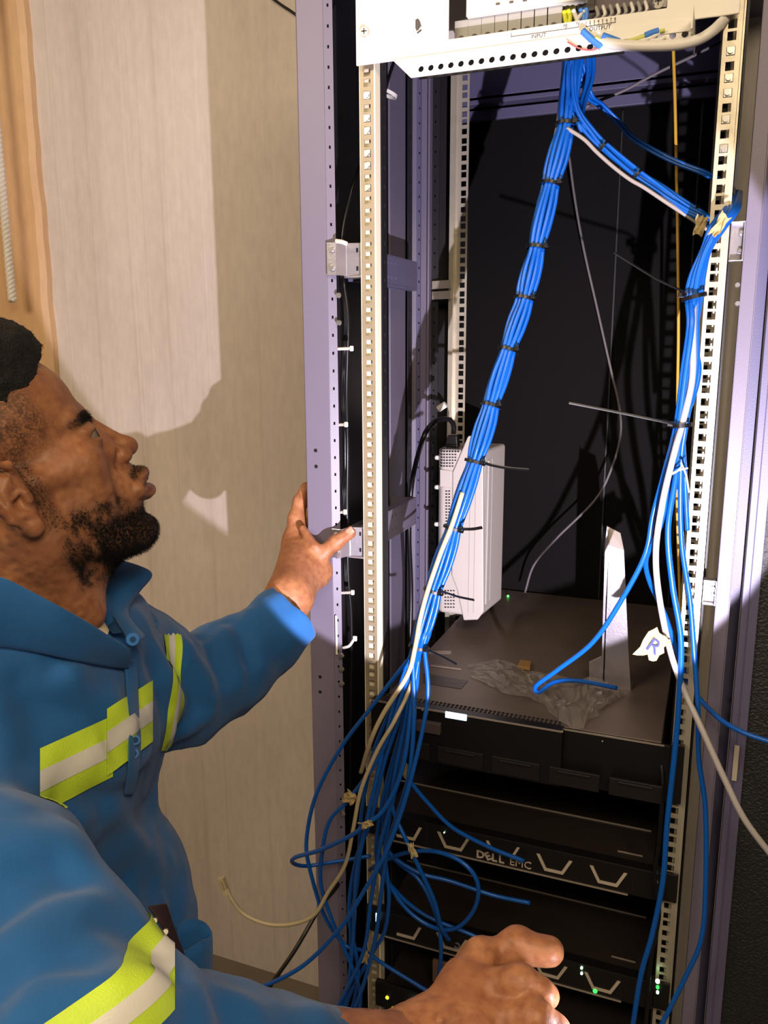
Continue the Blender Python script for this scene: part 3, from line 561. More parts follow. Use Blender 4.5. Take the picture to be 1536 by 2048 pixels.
FAN = [
 [(800, 1340, 1.04), (742, 1415, 1.03), (682, 1495, 1.03), (632, 1590, 1.03), (613, 1680, 1.04), (620, 1740, 1.04), (648, 1830, 1.05), (690, 1890, 1.06), (728, 1902, 1.06), (770, 1930, 1.07), (860, 1985, 1.08)],
 [(806, 1370, 1.03), (762, 1500, 1.02), (700, 1594, 1.01), (660, 1640, 1.01), (645, 1700, 1.01), (642, 1770, 1.02), (668, 1850, 1.03), (720, 1985, 1.05), (700, 2080, 1.06)],
 [(822, 1400, 1.02), (805, 1530, 1.0), (770, 1615, .99), (730, 1650, .98), (700, 1672, .98), (640, 1700, .985), (592, 1714, 1.0), (585, 1725, 1.02), (610, 1732, 1.05), (660, 1725, 1.07), (740, 1712, 1.08)],
 [(835, 1380, 1.04), (815, 1480, 1.04), (806, 1535, 1.03), (822, 1565, 1.03), (855, 1605, 1.04), (905, 1655, 1.05), (980, 1695, 1.07), (1048, 1722, 1.085)],
 [(820, 1400, 1.05), (800, 1530, 1.05), (775, 1640, 1.04), (758, 1700, 1.04), (775, 1760, 1.04), (815, 1820, 1.04), (868, 1855, 1.04), (915, 1855, 1.03), (950, 1815, 1.02), (955, 1765, 1.01), (925, 1725, 1.01), (870, 1703, 1.02), (810, 1706, 1.04), (765, 1724, 1.06), (740, 1740, 1.08)],
 [(818, 1420, 1.03), (790, 1560, 1.02), (786, 1615, 1.02), (812, 1680, 1.01), (838, 1735, 1.01), (868, 1800, 1.02), (882, 1852, 1.03), (898, 1880, 1.05)],
 [(812, 1440, 1.06), (780, 1600, 1.06), (775, 1700, 1.07), (838, 1760, 1.06), (872, 1830, 1.05), (882, 1890, 1.04), (878, 1950, 1.05), (866, 2000, 1.08)],
 [(845, 1400, 1.02), (815, 1560, .99), (775, 1690, .97), (735, 1770, .96), (685, 1850, .95), (620, 1920, .94), (560, 1958, .93), (490, 1985, .93)],
 [(790, 1390, 1.05), (745, 1500, 1.05), (722, 1620, 1.05), (716, 1750, 1.06), (702, 1850, 1.06), (700, 1960, 1.07), (672, 2070, 1.08)],
 [(812, 1400, 1.05), (770, 1520, 1.05), (742, 1640, 1.05), (712, 1720, 1.05), (698, 1830, 1.05), (716, 1950, 1.05), (690, 2070, 1.06)],
 [(830, 1420, 1.02), (800, 1560, 1.02), (765, 1680, 1.02), (742, 1800, 1.02), (728, 1900, 1.03), (688, 1990, 1.04), (640, 2075, 1.05)],
 [(800, 1400, 1.04), (765, 1530, 1.02), (735, 1650, 1.02), (712, 1760, 1.03), (706, 1880, 1.04), (692, 1990, 1.05), (655, 2080, 1.06)],
 [(838, 1440, 1.01), (822, 1560, 1.0), (782, 1680, 1.0), (762, 1790, 1.01), (750, 1880, 1.02), (720, 1990, 1.03), (676, 2080, 1.04)],
 [(826, 1440, 1.04), (790, 1600, 1.03), (772, 1700, 1.03), (778, 1790, 1.03), (770, 1860, 1.04), (746, 1905, 1.05), (700, 1990, 1.06), (680, 2075, 1.08)],
 [(815, 1420, 1.05), (775, 1590, 1.05), (770, 1690, 1.05), (830, 1742, 1.06), (900, 1762, 1.07), (985, 1790, 1.085), (1060, 1806, 1.09)],
 [(805, 1430, 1.06), (762, 1600, 1.06), (752, 1720, 1.06), (790, 1780, 1.07), (850, 1830, 1.08), (940, 1868, 1.085), (985, 1890, 1.09)],
]
G1 = 'blue data cables of the main bundle'
FANL = ['bowing furthest left round the rack post', 'carrying the leftmost paper tag', 'looping back on itself beyond the left post', 'sagging right across the bezel lettering', 'making the large round loop at the right', 'carrying the slim yellow tag and ending in a plug', 'hanging straight past the loop beside the hand', 'sweeping down left towards the man', 'hanging just right of the left post', 'hanging second from the post, slightly waved', 'crossing over the lower left of the fan', 'running close behind the lowest tag', 'in front of the fan, hanging straight', 'bulging right above the lowest tag', 'ending level under the bezel lettering', 'ending just above the knuckles']
for k in range(16):
    s = strand(k, RNG.uniform(0, 6.28, 2)); off = UX * hexo[k][0] * .0040
    pts = s + [p + off * max(0, 1 - i / 3) for i, p in enumerate(P2(FAN[k]))]
    cable('data_cable', pts, RC, M_blue, 'blue bundle cable ' + FANL[k], 'cable', G1, n=230)
# two pale cables in the bundle
s = [p + UX * (-.0125) + UZ * .004 for p, _ in ctrl]
cable('white_cable', s[:5], .0026, M_whc, 'thin whitish cable at the left edge of the bundle top', 'cable', n=60)
cream = [at(950, 950), at(915, 1040) , at(893, 1100), at(862, 1180), at(848, 1230), at(838, 1290)]
cream = [PY(925, 985, bY(985) - .014), PY(904, 1050, bY(1050) - .018), PY(880, 1110, bY(1110) - .018), PY(855, 1183, bY(1183) - .016), PY(840, 1240, bY(1240) - .017), PY(830, 1296, bY(1296) - .018), PY(815, 1350, 1.01), PY(768, 1425, 1.0), PY(742, 1480, 1.0), PY(722, 1545, 1.03)]
cable('cream_cable', cream, .0034, M_cream, 'cream cable running down the front of the blue bundle', 'cable', n=110)
grey = [at(836, 1300), PY(822, 1370, 1.03), PY(790, 1440, 1.0), PY(755, 1500, .99), PY(722, 1580, .985), PY(706, 1660, .985), PY(690, 1730, .99), PY(656, 1785, .99), PY(628, 1830, .985), PY(585, 1848, .98), PY(535, 1848, .975), PY(488, 1828, .97), PY(462, 1795, .965), PY(448, 1765, .965)]
cable('patch_lead', grey, .0030, M_cream, 'beige patch lead curling out to a clear plug before the wall', 'cable', n=150)
pc_ = [thing('plug', 'clear modular plug on the end of the beige patch lead', 'connector')]
a, b_ = PY(450, 1776, .965), PY(440, 1750, .965); d = _n(b_ - a); u = _n(np.cross(d, [0, 1, 0])); v = np.cross(d, u)
MB().prism([a + u * .0055 + v * .004, a - u * .0055 + v * .004, a - u * .0055 - v * .004, a + u * .0055 - v * .004], d * .018).build('plug_body', mat('clear_plug', '#b7a884', .2, spec=.8, alpha=.8), pc_[0], bevel=.0008)
MB().prism([a + u * .002 + v * .006, a - u * .002 + v * .006, a - u * .002 + v * .005, a + u * .002 + v * .005], d * .014).build('latch_tab', mat('clear_plug'  , '#b7a884'), pc_[0])
MB().prism([a + u * .0045 - v * .0042, a - u * .0045 - v * .0042, a - u * .0045 + v * .0042, a + u * .0045 + v * .0042], -d * .012).build('boot', M_cream, pc_[0], bevel=.0008)
# ties on the bundle
NM = ['topmost, below the panel', 'second from the top', 'third from the top', 'fourth from the top', 'fifth from the top', 'sixth from the top', 'tail out, level with the box top', 'crossing the middle of the white box', 'tail out, at the white box foot', 'lowest, where the cables fan out']
TAIL = {6: [(975, 928), (1015, 936), (1058, 940)], 7: [(925, 1058), (945, 1058), (964, 1055)], 8: [(885, 1183), (915, 1193), (948, 1200)], 9: [(856, 1300), (885, 1313), (913, 1328)]}
def ring(c, ax, r1, r2, w, n=26):
    ax = _n(ax); u = _n(np.cross(ax, [0, 1, 0])); v = np.cross(ax, u); mb = MB(); V = []
    for i in range(n):
        a = 2 * math.pi * i / n; e = u * math.cos(a) * r1 + v * math.sin(a) * r2; o = _n(e)
        V += [c + e - ax * w, c + e + ax * w, c + e + o * .0014 + ax * w, c + e + o * .0014 - ax * w]
    return mb.add(V, [(4 * i + k, 4 * i + (k + 1) % 4, 4 * ((i + 1) % n) + (k + 1) % 4, 4 * ((i + 1) % n) + k) for i in range(n) for k in range(4)])
for k in range(1, 11):
    px, py, _ = TIES[k]; c = at(px, py); q = at(*TIES[k - 1][:2]); ax = c - q; t = thing('cable_tie', 'black tie round the main blue bundle, ' + NM[k - 1], 'cable tie', 'black cable ties on the main bundle')
    ring(c, ax, .0135, .0135, .0021).build('band', M_tie, t)
    hx = c + UX * .0125 - UZ * .010; MB().box(hx[0] - .003, hx[0] + .003, hx[1] - .003, hx[1] + .002, hx[2] - .003, hx[2] + .003).build('head', M_tie, t, bevel=.0006)
    y_ = bY(py) - .017
    if k - 1 in TAIL: tube_mesh([hx] + [PY(a, b_, y_ - .008 * i) for i, (a, b_) in enumerate(TAIL[k - 1])], .0022, 16, 6, flat=.4).build('tail', M_tie, t)
    else: tube_mesh([hx, hx + np.array([.006, -.002, -.002])], .0013, 4, 5).build('tail', M_tie, t)
# branch to the right rail
def multi(pts, n, r, m, label, group, spread=.0045, nn=80, seed=0, name='data_cable'):
    g = np.random.default_rng(seed)
    for k in range(n):
        a0 = 2 * math.pi * k / max(n, 1); ph = g.uniform(0, 6.28, 3)
        q = []
        for i, p in enumerate(pts):
            a = a0 + .25 * math.sin(i + ph[0]); s_ = spread * (0 if n == 1 else 1) * (1 + .25 * math.sin(i * 1.3 + ph[1])); q.append(p + np.array([math.cos(a) * s_, math.sin(a) * s_ * .6, math.sin(a) * s_ * .8]))
        cable(name, q, r, m, label, 'cable', group, n=nn)
br = P2([(1150, 70, 1.22), (1142, 150, 1.20), (1150, 215, 1.20), (1180, 262, 1.20), (1210, 296, 1.20), (1270, 345, 1.20), (1320, 378, 1.20), (1370, 412, 1.19), (1405, 432, 1.19), (1430, 452, 1.20), (1440, 480, 1.22)])
multi(br, 5, .0027, M_blue, 'blue cable in the tied branch running to the right rail', 'blue cables of the branch to the right rail', .0055)
cable('white_cable', [p + np.array([-.006, -.012, -.006]) for p in P2([(1146, 250, 1.2), (1180, 272, 1.2), (1206, 298, 1.2), (1240, 328, 1.2), (1272, 352, 1.2), (1300, 368, 1.2), (1345, 398, 1.2), (1385, 424, 1.2), (1420, 448, 1.21), (1440, 466, 1.22)])], .0026, mat('grey_white_jacket', '#9a918d', .45), 'whitish cable along the blue branch to the right rail', 'cable')
multi(P2([(1178, 80, 1.24), (1180, 150, 1.24), (1165, 205, 1.22), (1160, 240, 1.2), (1166, 262, 1.2)]), 3, .0027, M_blue, 'blue cable dropping from the panel beside the bundle top', 'blue cables beside the bundle top', .004, nn=40, seed=3)
multi(P2([(1158, 75, 1.24), (1160, 120, 1.24), (1178, 190, 1.26), (1200, 210, 1.28), (1240, 248, 1.3), (1262, 272, 1.3), (1300, 296, 1.3), (1350, 322, 1.29), (1400, 342, 1.28), (1436, 358, 1.28)]), 3, .0024, M_blue, 'blue cable of the upper thin branch to the right rail', 'blue cables of the thin upper branch', .0032, seed=5)
for k, (a, b_, nm) in enumerate([(1207, 296, 'nearest the main bundle'), (1275, 352, 'in its middle'), (1388, 424, 'at its right end')]):
    c = PY(a, b_, 1.198); t = ring(c, np.array([.75, 0, -.6]), .0095, .0095, .0018).build('cable_tie', M_tie); tag(t, 'black cable tie on the blue branch, ' + nm, 'cable tie', 'black cable ties on the right branch')
# right-hand strand hanging beside the rail
U0 = [(1475, 385, 1.16), (1462, 420, 1.10), (1435, 455, 1.08), (1412, 500, 1.08), (1395, 550, 1.08), (1388, 592, 1.08)]
def rs(rest, off, m=M_blue, r=.0033, label='', name='data_cable', n=200, up=U0, gp=None):
    base = [PY(a + off[0] * (.4 + .6 * abs(math.sin(i))), b_, y + off[1]) for i, (a, b_, y) in enumerate(up)]
    cable(name, base + P2(rest), r, m, label, 'cable', gp, n=n)
rs([(1378, 650, 1.07), (1366, 740, 1.07), (1352, 850, 1.07), (1330, 940, 1.06), (1306, 1030, 1.06), (1290, 1110, 1.06), (1240, 1205, 1.07), (1185, 1285, 1.08), (1115, 1340, 1.09), (1072, 1372, 1.10), (1078, 1384, 1.12), (1110, 1364, 1.15), (1160, 1362, 1.17), (1234, 1376, 1.19)], (-14, .004), label='blue cable looping from the right strand onto the plastic bag, cut end')
rs([(1384, 650, 1.065), (1372, 740, 1.065), (1357, 850, 1.065), (1338, 950, 1.05), (1326, 1030, 1.05), (1310, 1080, 1.05), (1292, 1120, 1.07), (1300, 1165, 1.09), (1330, 1230, 1.11), (1375, 1360, 1.12), (1425, 1425, 1.08), (1480, 1462, 1.05), (1560, 1490, 1.03)], (-6, 0), label='blue cable crossing the right post low down and leaving the frame')
rs([(1380, 640, 1.075), (1376, 740, 1.075), (1362, 850, 1.07), (1352, 950, 1.06), (1336, 1060, 1.05), (1345, 1170, 1.05), (1362, 1280, 1.05), (1358, 1400, 1.05), (1350, 1500, 1.05), (1334, 1650, 1.05), (1326, 1760, 1.05), (1304, 1870, 1.05), (1282, 1950, 1.05), (1262, 2075, 1.05)], (2, -.002), r=.0038, label='thick blue cable hanging straight down before the server fronts')
rs([(1394, 640, 1.08), (1392, 740, 1.08), (1372, 850, 1.075), (1362, 930, 1.08), (1363, 1080, 1.08), (1380, 1200, 1.07), (1388, 1300, 1.06), (1396, 1420, 1.05), (1398, 1520, 1.05), (1411, 1620, 1.05), (1411, 1780, 1.05), (1402, 1880, 1.05), (1368, 1960, 1.05), (1310, 2075, 1.04)], (8, .004), label='blue cable bowing right over the dark rack side before hanging down')
rs([(1390, 680, 1.09), (1398, 740, 1.09), (1385, 800, 1.08), (1366, 850, 1.075), (1370, 960, 1.09), (1375, 1060, 1.1)], (14, .008), label='short blue cable on the inner side of the right strand')
rs([(1386, 660, 1.07), (1384, 760, 1.07), (1364, 850, 1.062), (1350, 900, 1.05), (1326, 1000, 1.04), (1312, 1100, 1.04), (1318, 1190, 1.04), (1340, 1300, 1.05), (1368, 1380, 1.05), (1400, 1450, 1.03), (1450, 1560, 1.01), (1490, 1640, 1.0), (1550, 1720, 1.0)], (0, .006), m=M_whc, r=.0040, name='white_cable', label='long whitish cable hanging with the right strand and leaving low right')
for c_, ax, tail, nm, rr in ((PY(1388, 594, 1.08), (.25, 0, -1), [(1370, 585), (1310, 556), (1228, 505)], 'upper, its tail pointing up left', .0135), (PY(1362, 850, 1.068), (.1, 0, -1), [(1345, 847), (1240, 825), (1138, 805)], 'lower, its tail pointing left', .0115)):
    t = thing('cable_tie', 'black long-tailed cable tie on the right strand, ' + nm, 'cable tie', 'black cable ties on the right strand')
    ring(c_, np.array(ax, float), rr, rr, .0025).build('band', M_tie, t)
    MB().box(c_[0] - rr - .004, c_[0] - rr + .003, c_[1] - .014, c_[1] - .008, c_[2] - .001, c_[2] + .005).build('head', M_tie, t, bevel=.0006)
    tube_mesh([c_ + np.array([-rr, -.011, .002])] + [PY(a, b_, 1.045 - .02 * i) for i, (a, b_) in enumerate(tail)], .0018, 20, 6, flat=.45).build('tail', M_tie, t)
for k, pts in enumerate([[(1345, 945), (1360, 940), (1376, 936)], [(1362, 925), (1372, 950), (1378, 985)], [(1340, 950), (1352, 944), (1362, 935)]]):
    cable('twisted_pair', P2([(a, b_, 1.05 - .003 * k) for a, b_ in pts]), .0011, M_tiew, 'loose bare pinkish-white wire pair sticking out of the right strand', 'wire', 'bare wire pairs on the right strand', n=14)
# other single cables
cable('yellow_cable', P2([(1346, 80, 1.33), (1350, 200, 1.33), (1352, 300, 1.33), (1355, 450, 1.33), (1357, 650, 1.33), (1355, 800, 1.33), (1354, 1000, 1.33), (1360, 1200, 1.33), (1366, 1420, 1.3)]), .0023, M_yel, 'yellow cable hanging straight down inside the rack', 'cable', n=70)
cable('grey_cable', P2([(1138, 310, 1.62), (1150, 400, 1.62), (1168, 500, 1.62), (1195, 620, 1.62), (1222, 740, 1.62), (1238, 810, 1.62), (1241, 870, 1.62), (1224, 935, 1.62), (1190, 1000, 1.62), (1110, 1080, 1.62), (1068, 1130, 1.62), (1050, 1185, 1.62)]), .0024, M_gry, 'thin grey cable curving down before the dark rear door', 'cable', n=90)
cable('grey_cable', P2([(1170, 215, 1.36), (1197, 202, 1.36), (1250, 180, 1.37), (1310, 148, 1.38), (1400, 105, 1.4), (1440, 84, 1.42)]), .0023, M_gry, 'thin grey cable slanting up to the right behind the panel', 'cable', n=40)
cable('white_power_cable', [PY(1460, 28, 1.125), PY(1444, 44, 1.10), PY(1425, 62, 1.075), PY(1395, 80, 1.07), PY(1350, 90, 1.072), PY(1280, 92, 1.078), PY(1225, 88, 1.085), PY(1190, 78, 1.10)], .0062, M_tiew, 'thick white power cable sagging along the underside of the panel', 'cable', n=60)
# dark cables in the left side channel, white ties holding them
for k in range(6):
    j = (k - 2.5) * .005
    cable('black_cable', [PX(800, 90, -.50 + j), PX(776, 160, -.505 + j), PX(752, 250, -.52 + j), PY(720, 330, 1.19 + j), PY(698, 400, 1.16 + j), PY(684, 470, 1.14 + j * .6), PY(682 + k, 560, 1.13), PY(690 + (k % 3) * 3, 640, 1.125), PY(683 + k * 2, 780, 1.13), PY(690 + (k % 2) * 5, 900, 1.125), PY(684 + k * 2, 1020, 1.13), PY(690 + (k % 3) * 3, 1150, 1.13), PY(698 + k, 1260, 1.135), PY(700, 1500, 1.14), PY(700, 1750, 1.16)], .0026, M_blk, 'black cable in the channel behind the left rack post', 'cable', 'black cables behind the left post', n=150)
for k, (py, x0, x1, nm) in enumerate([(697, 676, 704, 'below the upper bracket'), (849, 678, 693, 'halfway up the post'), (1024, 678, 691, 'just above the hand'), (1185, 682, 706, 'below the hand')]):
    t = thing('cable_tie', 'white cable tie sticking out of the left post, ' + nm, 'cable tie', 'white cable ties on the left post')
    a, b_ = PY(x0, py + 1, 1.108), PY(x1, py, 1.095); tube_mesh([a, b_], .0022, 4, 8, flat=.6).build('strap', M_tiew, t)
    MB().box(b_[0] - .003, b_[0] + .002, b_[1] - .002, b_[1] + .002, b_[2] - .0038, b_[2] + .0038).build('head', M_tiew, t, bevel=.001)
t = thing('cable_tie', 'white cable tie with a curved tail low on the left post', 'cable tie', 'white cable ties on the left post')
tube_mesh([PY(686, 1296, 1.10), PY(698, 1292, 1.095), PY(707, 1280, 1.09)], .0022, 12, 8, flat=.5).build('strap', M_tiew, t); p = PY(710, 1277, 1.09)
MB().box(p[0] - .003, p[0] + .003, p[1] - .002, p[1] + .002, p[2] - .004, p[2] + .004).build('head', M_tiew, t, bevel=.001)
t = ring(PX(770, 185, -.512), np.array([.35, .1, .9]), .019, .016, .0025).build('cable_tie', M_tiew); tag(t, 'white cable tie round the dark cables near the rack top', 'cable tie')
t = tube_mesh([PY(672, 482, 1.095), PY(684, 484, 1.09), PY(694, 488, 1.09)], .003, 10, 8, flat=.6).build('cable_tie', M_tiew); tag(t, 'white cable tie lying on top of the upper left bracket', 'cable tie', 'white cable ties on the left post')
cable('black_cable', [PY(690, 1740, 1.15), PY(672, 1775, 1.09), PY(640, 1815, 1.05), PY(590, 1900, 1.0), PY(530, 1990, .96), PY(500, 2070, .95)], .0036, M_blk, 'black cable slanting down left out of the cable fan', 'cable', n=70)
cable('black_cable', [PY(1315, 1490, 1.11), PY(1325, 1560, 1.09), PY(1318, 1680, 1.08), PY(1310, 1750, 1.08), PY(1318, 1830, 1.08), PY(1300, 1930, 1.07), PY(1290, 2070, 1.07)], .003, M_blk, 'black cable hanging at the right ends of the servers', 'cable', n=70)
# paper tags
def ptag(px, py, y, w, h, rot, label, lettering=None, crumple=.002):
    c = PY(px, py, y); U1 = np.array([math.cos(rot), 0, math.sin(rot)]); V1 = np.array([-math.sin(rot), 0, math.cos(rot)]); V = []; nx, ny = 7, 5; rng = np.random.default_rng(int(px))
    for j in range(ny):
        for i in range(nx):
            a, b_ = i / (nx - 1) - .5, j / (ny - 1) - .5; e = 1 + .25 * rng.uniform(-1, 1) * (abs(a) > .45 or abs(b_) > .45)
            V.append(c + U1 * a * w * e + V1 * b_ * h * (e - .3 * a) + np.array([0, rng.uniform(-1, 1) * crumple, 0]))
    o = MB().add(V, [(j * nx + i, j * nx + i + 1, (j + 1) * nx + i + 1, (j + 1) * nx + i) for j in range(ny - 1) for i in range(nx - 1)]).build('paper_tag', M_tag, solid=.0012, bevel=0)
    tag(o, label, 'tag', 'masking tape tags on the cables')
    if lettering: text_obj('lettering', lettering, h * .75, c + np.array([0, -.0035, 0]), U1, V1, mat('blue_ink', '#26308f', .6), o, .0003)
    return o
ptag(700, 1594, 1.0, .017, .020, -.5, 'tan tape tag folded round a cable, left edge of the fan', None, .004)
ptag(734, 1649, .973, .020, .010, .5, 'tan tape tag on a cable, right of the leftmost tag', None, .003)
ptag(812, 1540, 1.02, .010, .022, .3, 'tan tape tag highest in the cable fan', None, .003)
ptag(824, 1700, 1.002, .009, .022, .3, 'slim yellowish tag in front of the server bezel', None, .003)
ptag(732, 1914, 1.05, .009, .020, -.2, 'tan tape tag lowest in the cable fan', None, .003)
ptag(1308, 1292, 1.035, .026, .036, -.5, 'large cream tag with a blue handwritten letter on the white cable', 'R', .002)
ptag(1400, 452, 1.14, .012, .022, -.2, 'cream tape tag hanging where the branch meets the rail', None, .003)
ptag(1440, 450, 1.065, .011, .024, -.5, 'brownish tape tag round the right strand at its top', None, .003)
t = thing('plug', 'grey ringed plug hanging in front of the lower bezel', 'connector'); a = PY(898, 1878, 1.05)
MB().cyl(a, PY(908, 1888, 1.06), .0032, 10).build('barrel', M_blk, t, smooth=True); c_ = PY(914, 1891, 1.06)
ring(c_, np.array([0, 1, 0.01]), .0035, .0035, .001, 16).build('ring', M_steel, t)
cable('blue_stub', P2([(1200, 1130, 1.3), (1195, 1190, 1.3)]), .001, M_blk, 'thin dark wire end inside the rack', 'wire', n=6) if False else None

# ---------------------------------------------------------------- the worker: signed-distance modelling, meshed with surface nets
def q_cap(P, a, b_, ra, rb):
    a, b_ = np.array(a, float), np.array(b_, float); ba = b_ - a; h = np.clip(((P - a) @ ba) / (ba @ ba), 0, 1); return np.linalg.norm(P - a - h[:, None] * ba, axis=1) - (ra + (rb - ra) * h)
def q_ell(P, c, r, R=None):
    q = P - np.array(c, float); q = q @ R if R is not None else q; r = np.array(r, float); k0 = np.linalg.norm(q / r, axis=1); k1 = np.linalg.norm(q / r ** 2, axis=1) + 1e-9; return k0 * (k0 - 1) / k1
def smin(a, b_, k): h = np.clip(.5 + .5 * (a - b_) / k, 0, 1); return a * (1 - h) + b_ * h - k * h * (1 - h)
class SDF:
    def __init__(s): s.p = []; s.post = []
    def cap(s, a, b_, ra, rb=None, k=.01): s.p.append(('c', a, b_, ra, ra if rb is None else rb, k, 1)); return s
    def ell(s, c, r, R=None, k=.01): s.p.append(('e', c, r if hasattr(r, '__len__') else (r,) * 3, R, 0, k, 1)); return s
    def sub(s): t, a, b_, c, d, k, _ = s.p[-1]; s.p[-1] = (t, a, b_, c, d, k, -1); return s
    def __call__(s, P):
        d = np.full(len(P), 1e3)
        for t, a, b_, c, e, k, sg in s.p:
            x = q_cap(P, a, b_, c, e) if t == 'c' else q_ell(P, a, b_, c)
            d = smin(d, x, k) if sg > 0 else -smin(-d, x, k)
        for f in s.post: d = f(P, d)
        return d
def surfnet(f, lo, hi, h, cs=4):
    lo, hi = np.array(lo, float), np.array(hi, float); nc = np.maximum(np.ceil((hi - lo) / (h * cs)).astype(int), 2); n = nc * cs
    g = [lo[i] + h * cs * (np.arange(nc[i]) + .5) for i in range(3)]; C = f(np.stack(np.meshgrid(*g, indexing='ij'), -1).reshape(-1, 3)).reshape(nc)
    D = C.repeat(cs, 0).repeat(cs, 1).repeat(cs, 2); near = np.abs(D) < h * cs * 1.5; idx = np.argwhere(near)
    D[near] = f(lo + h * (idx + .5)); S_ = D < 0
    c = [S_[i:n[0] - 1 + i, j:n[1] - 1 + j, k:n[2] - 1 + k] for i in (0, 1) for j in (0, 1) for k in (0, 1)]
    cnt = sum(x.astype(np.int8) for x in c); act = (cnt > 0) & (cnt < 8); A = np.argwhere(act); I = -np.ones(act.shape, int); I[act] = np.arange(len(A))
    off = np.array([(i, j, k) for i in (0, 1) for j in (0, 1) for k in (0, 1)]); val = np.stack([D[tuple((A + o).T)] for o in off], 1)
    acc = np.zeros((len(A), 3)); num = np.zeros(len(A))
    for x in range(8):
        for y in range(x + 1, 8):
            if np.abs(off[x] - off[y]).sum() != 1: continue
            a, b_ = val[:, x], val[:, y]; m = (a < 0) != (b_ < 0); t = np.where(m, a / np.where(m, a - b_, 1), 0); acc += m[:, None] * (off[x] + t[:, None] * (off[y] - off[x])); num += m
    V = lo + h * (A + acc / num[:, None] + .5); F = []
    for ax in range(3):
        sl = [slice(1, n[i] - 1) for i in range(3)]; s0 = list(sl); s1 = list(sl); s0[ax] = slice(0, n[ax] - 1); s1[ax] = slice(1, n[ax])
        E_ = np.argwhere(S_[tuple(s0)] != S_[tuple(s1)]); 
        if not len(E_): continue
        base = E_ + np.array([1 if i != ax else 0 for i in range(3)]); u, v = [(1, 2), (2, 0), (0, 1)][ax]; eu = np.eye(3, dtype=int)[u]; ev = np.eye(3, dtype=int)[v]
        q = np.stack([I[tuple((base - o).T)] for o in (eu + ev, ev, 0 * eu, eu)], 1); ins = S_[tuple(base.T)]; q[~ins] = q[~ins][:, ::1]; q[ins] = q[ins][:, ::-1]; F.append(q)
    return V, np.concatenate(F)
def np_mesh(name, V, F, attrs=None):
    me = bpy.data.meshes.new(name); me.vertices.add(len(V)); me.vertices.foreach_set('co', np.asarray(V, np.float32).ravel()); me.loops.add(F.size); me.loops.foreach_set('vertex_index', F.ravel().astype(np.int32))
    me.polygons.add(len(F)); me.polygons.foreach_set('loop_start', np.arange(0, F.size, 4, dtype=np.int32)); me.polygons.foreach_set('loop_total', np.full(len(F), 4, np.int32)); me.update(calc_edges=True)
    me.polygons.foreach_set('use_smooth', [True] * len(F))
    for k, a in (attrs or {}).items(): at_ = me.attributes.new(k, 'FLOAT', 'POINT'); at_.data.foreach_set('value', np.asarray(a, np.float32))
    return me
def vnoise(P, s, seed=0):
    Q = P * s + seed * 17.3; i = np.floor(Q).astype(np.int64); f = Q - i; f = f * f * (3 - 2 * f); r = 0
    for dx in (0, 1):
        for dy in (0, 1):
            for dz in (0, 1):
                hsh = ((i[:, 0] + dx) * 73856093 ^ (i[:, 1] + dy) * 19349663 ^ (i[:, 2] + dz) * 83492791) & 0xffff; hsh = (hsh * 40503 ^ (hsh >> 7) * 2654435) & 0xffff
                r = r + (hsh / 65535.0) * (f[:, 0] if dx else 1 - f[:, 0]) * (f[:, 1] if dy else 1 - f[:, 1]) * (f[:, 2] if dz else 1 - f[:, 2])
    return r * 2 - 1
def sstep(a, b_, x): t = np.clip((x - a) / (b_ - a), 0, 1); return t * t * (3 - 2 * t)

man = thing('person', 'man in a blue work jacket with yellow reflective bands gripping the rack post', 'person', loc=(-.62, .62, FZ))
man_inv = Matrix.Translation((.62, -.62, -FZ))
def mlink(name, me, m, label=None, smooth=False, kind=None, parent=None):
    me.transform(man_inv); return link(name, me, m, parent or man, smooth=smooth, label=label, kind=kind)

# --- head frame (metres, origin between the ear canals, x forward, y left, z up)
HO = np.array([-.585, .557, 1.486]); az, el, ro = .981, .402, -.132
F0 = np.array([math.cos(az) * math.cos(el), math.sin(az) * math.cos(el), math.sin(el)]); L0 = np.array([-math.sin(az), math.cos(az), 0]); U0_ = np.cross(F0, L0); L1 = L0 * math.cos(ro) + U0_ * math.sin(ro); U1_ = np.cross(F0, L1)
HR = np.stack([F0, L1, U1_], 1)
def toH(P): return (P - HO) @ HR
def hW(p): return HO + HR @ (np.array(p, float))
mm = .001
hd = SDF()
def E3(c, r, k=12, R=None): hd.ell(np.array(c) * mm, np.array(r) * mm if hasattr(r, '__len__') else r * mm, R, k * mm); return hd
def C3(a, b_, ra, rb=None, k=10): hd.cap(np.array(a) * mm, np.array(b_) * mm, ra * mm, (ra if rb is None else rb) * mm, k * mm); return hd
E3((-10, 0, 60), (92, 73, 72)); E3((34, 0, 58), (54, 60, 56), 14); E3((42, 0, 5), (48, 56, 50), 18); E3((40, 0, -42), (46, 46, 44), 18)
for s_ in (-1, 1):
    C3((82, s_ * 10, 37), (70, s_ * 40, 37), 9, 8, 14); E3((62, s_ * 42, -2), 16, 20); C3((56, s_ * 48, 0), (14, s_ * 64, 4), 9, 7, 22)
    C3((8, s_ * 47, -48), (72, s_ * 16, -84), 17, 16, 16); C3((2, s_ * 55, 4), (8, s_ * 48, -46), 14, 15, 16); E3((45, s_ * 42, -32), (26, 16, 26), 16)
E3((84, 0, -85), (17, 22, 15), 14); E3((78, 0, -42), (29, 33, 30), 14)
for s_ in (-1, 1): E3((93, s_ * 32, 19), (15, 16, 13), 14).sub()
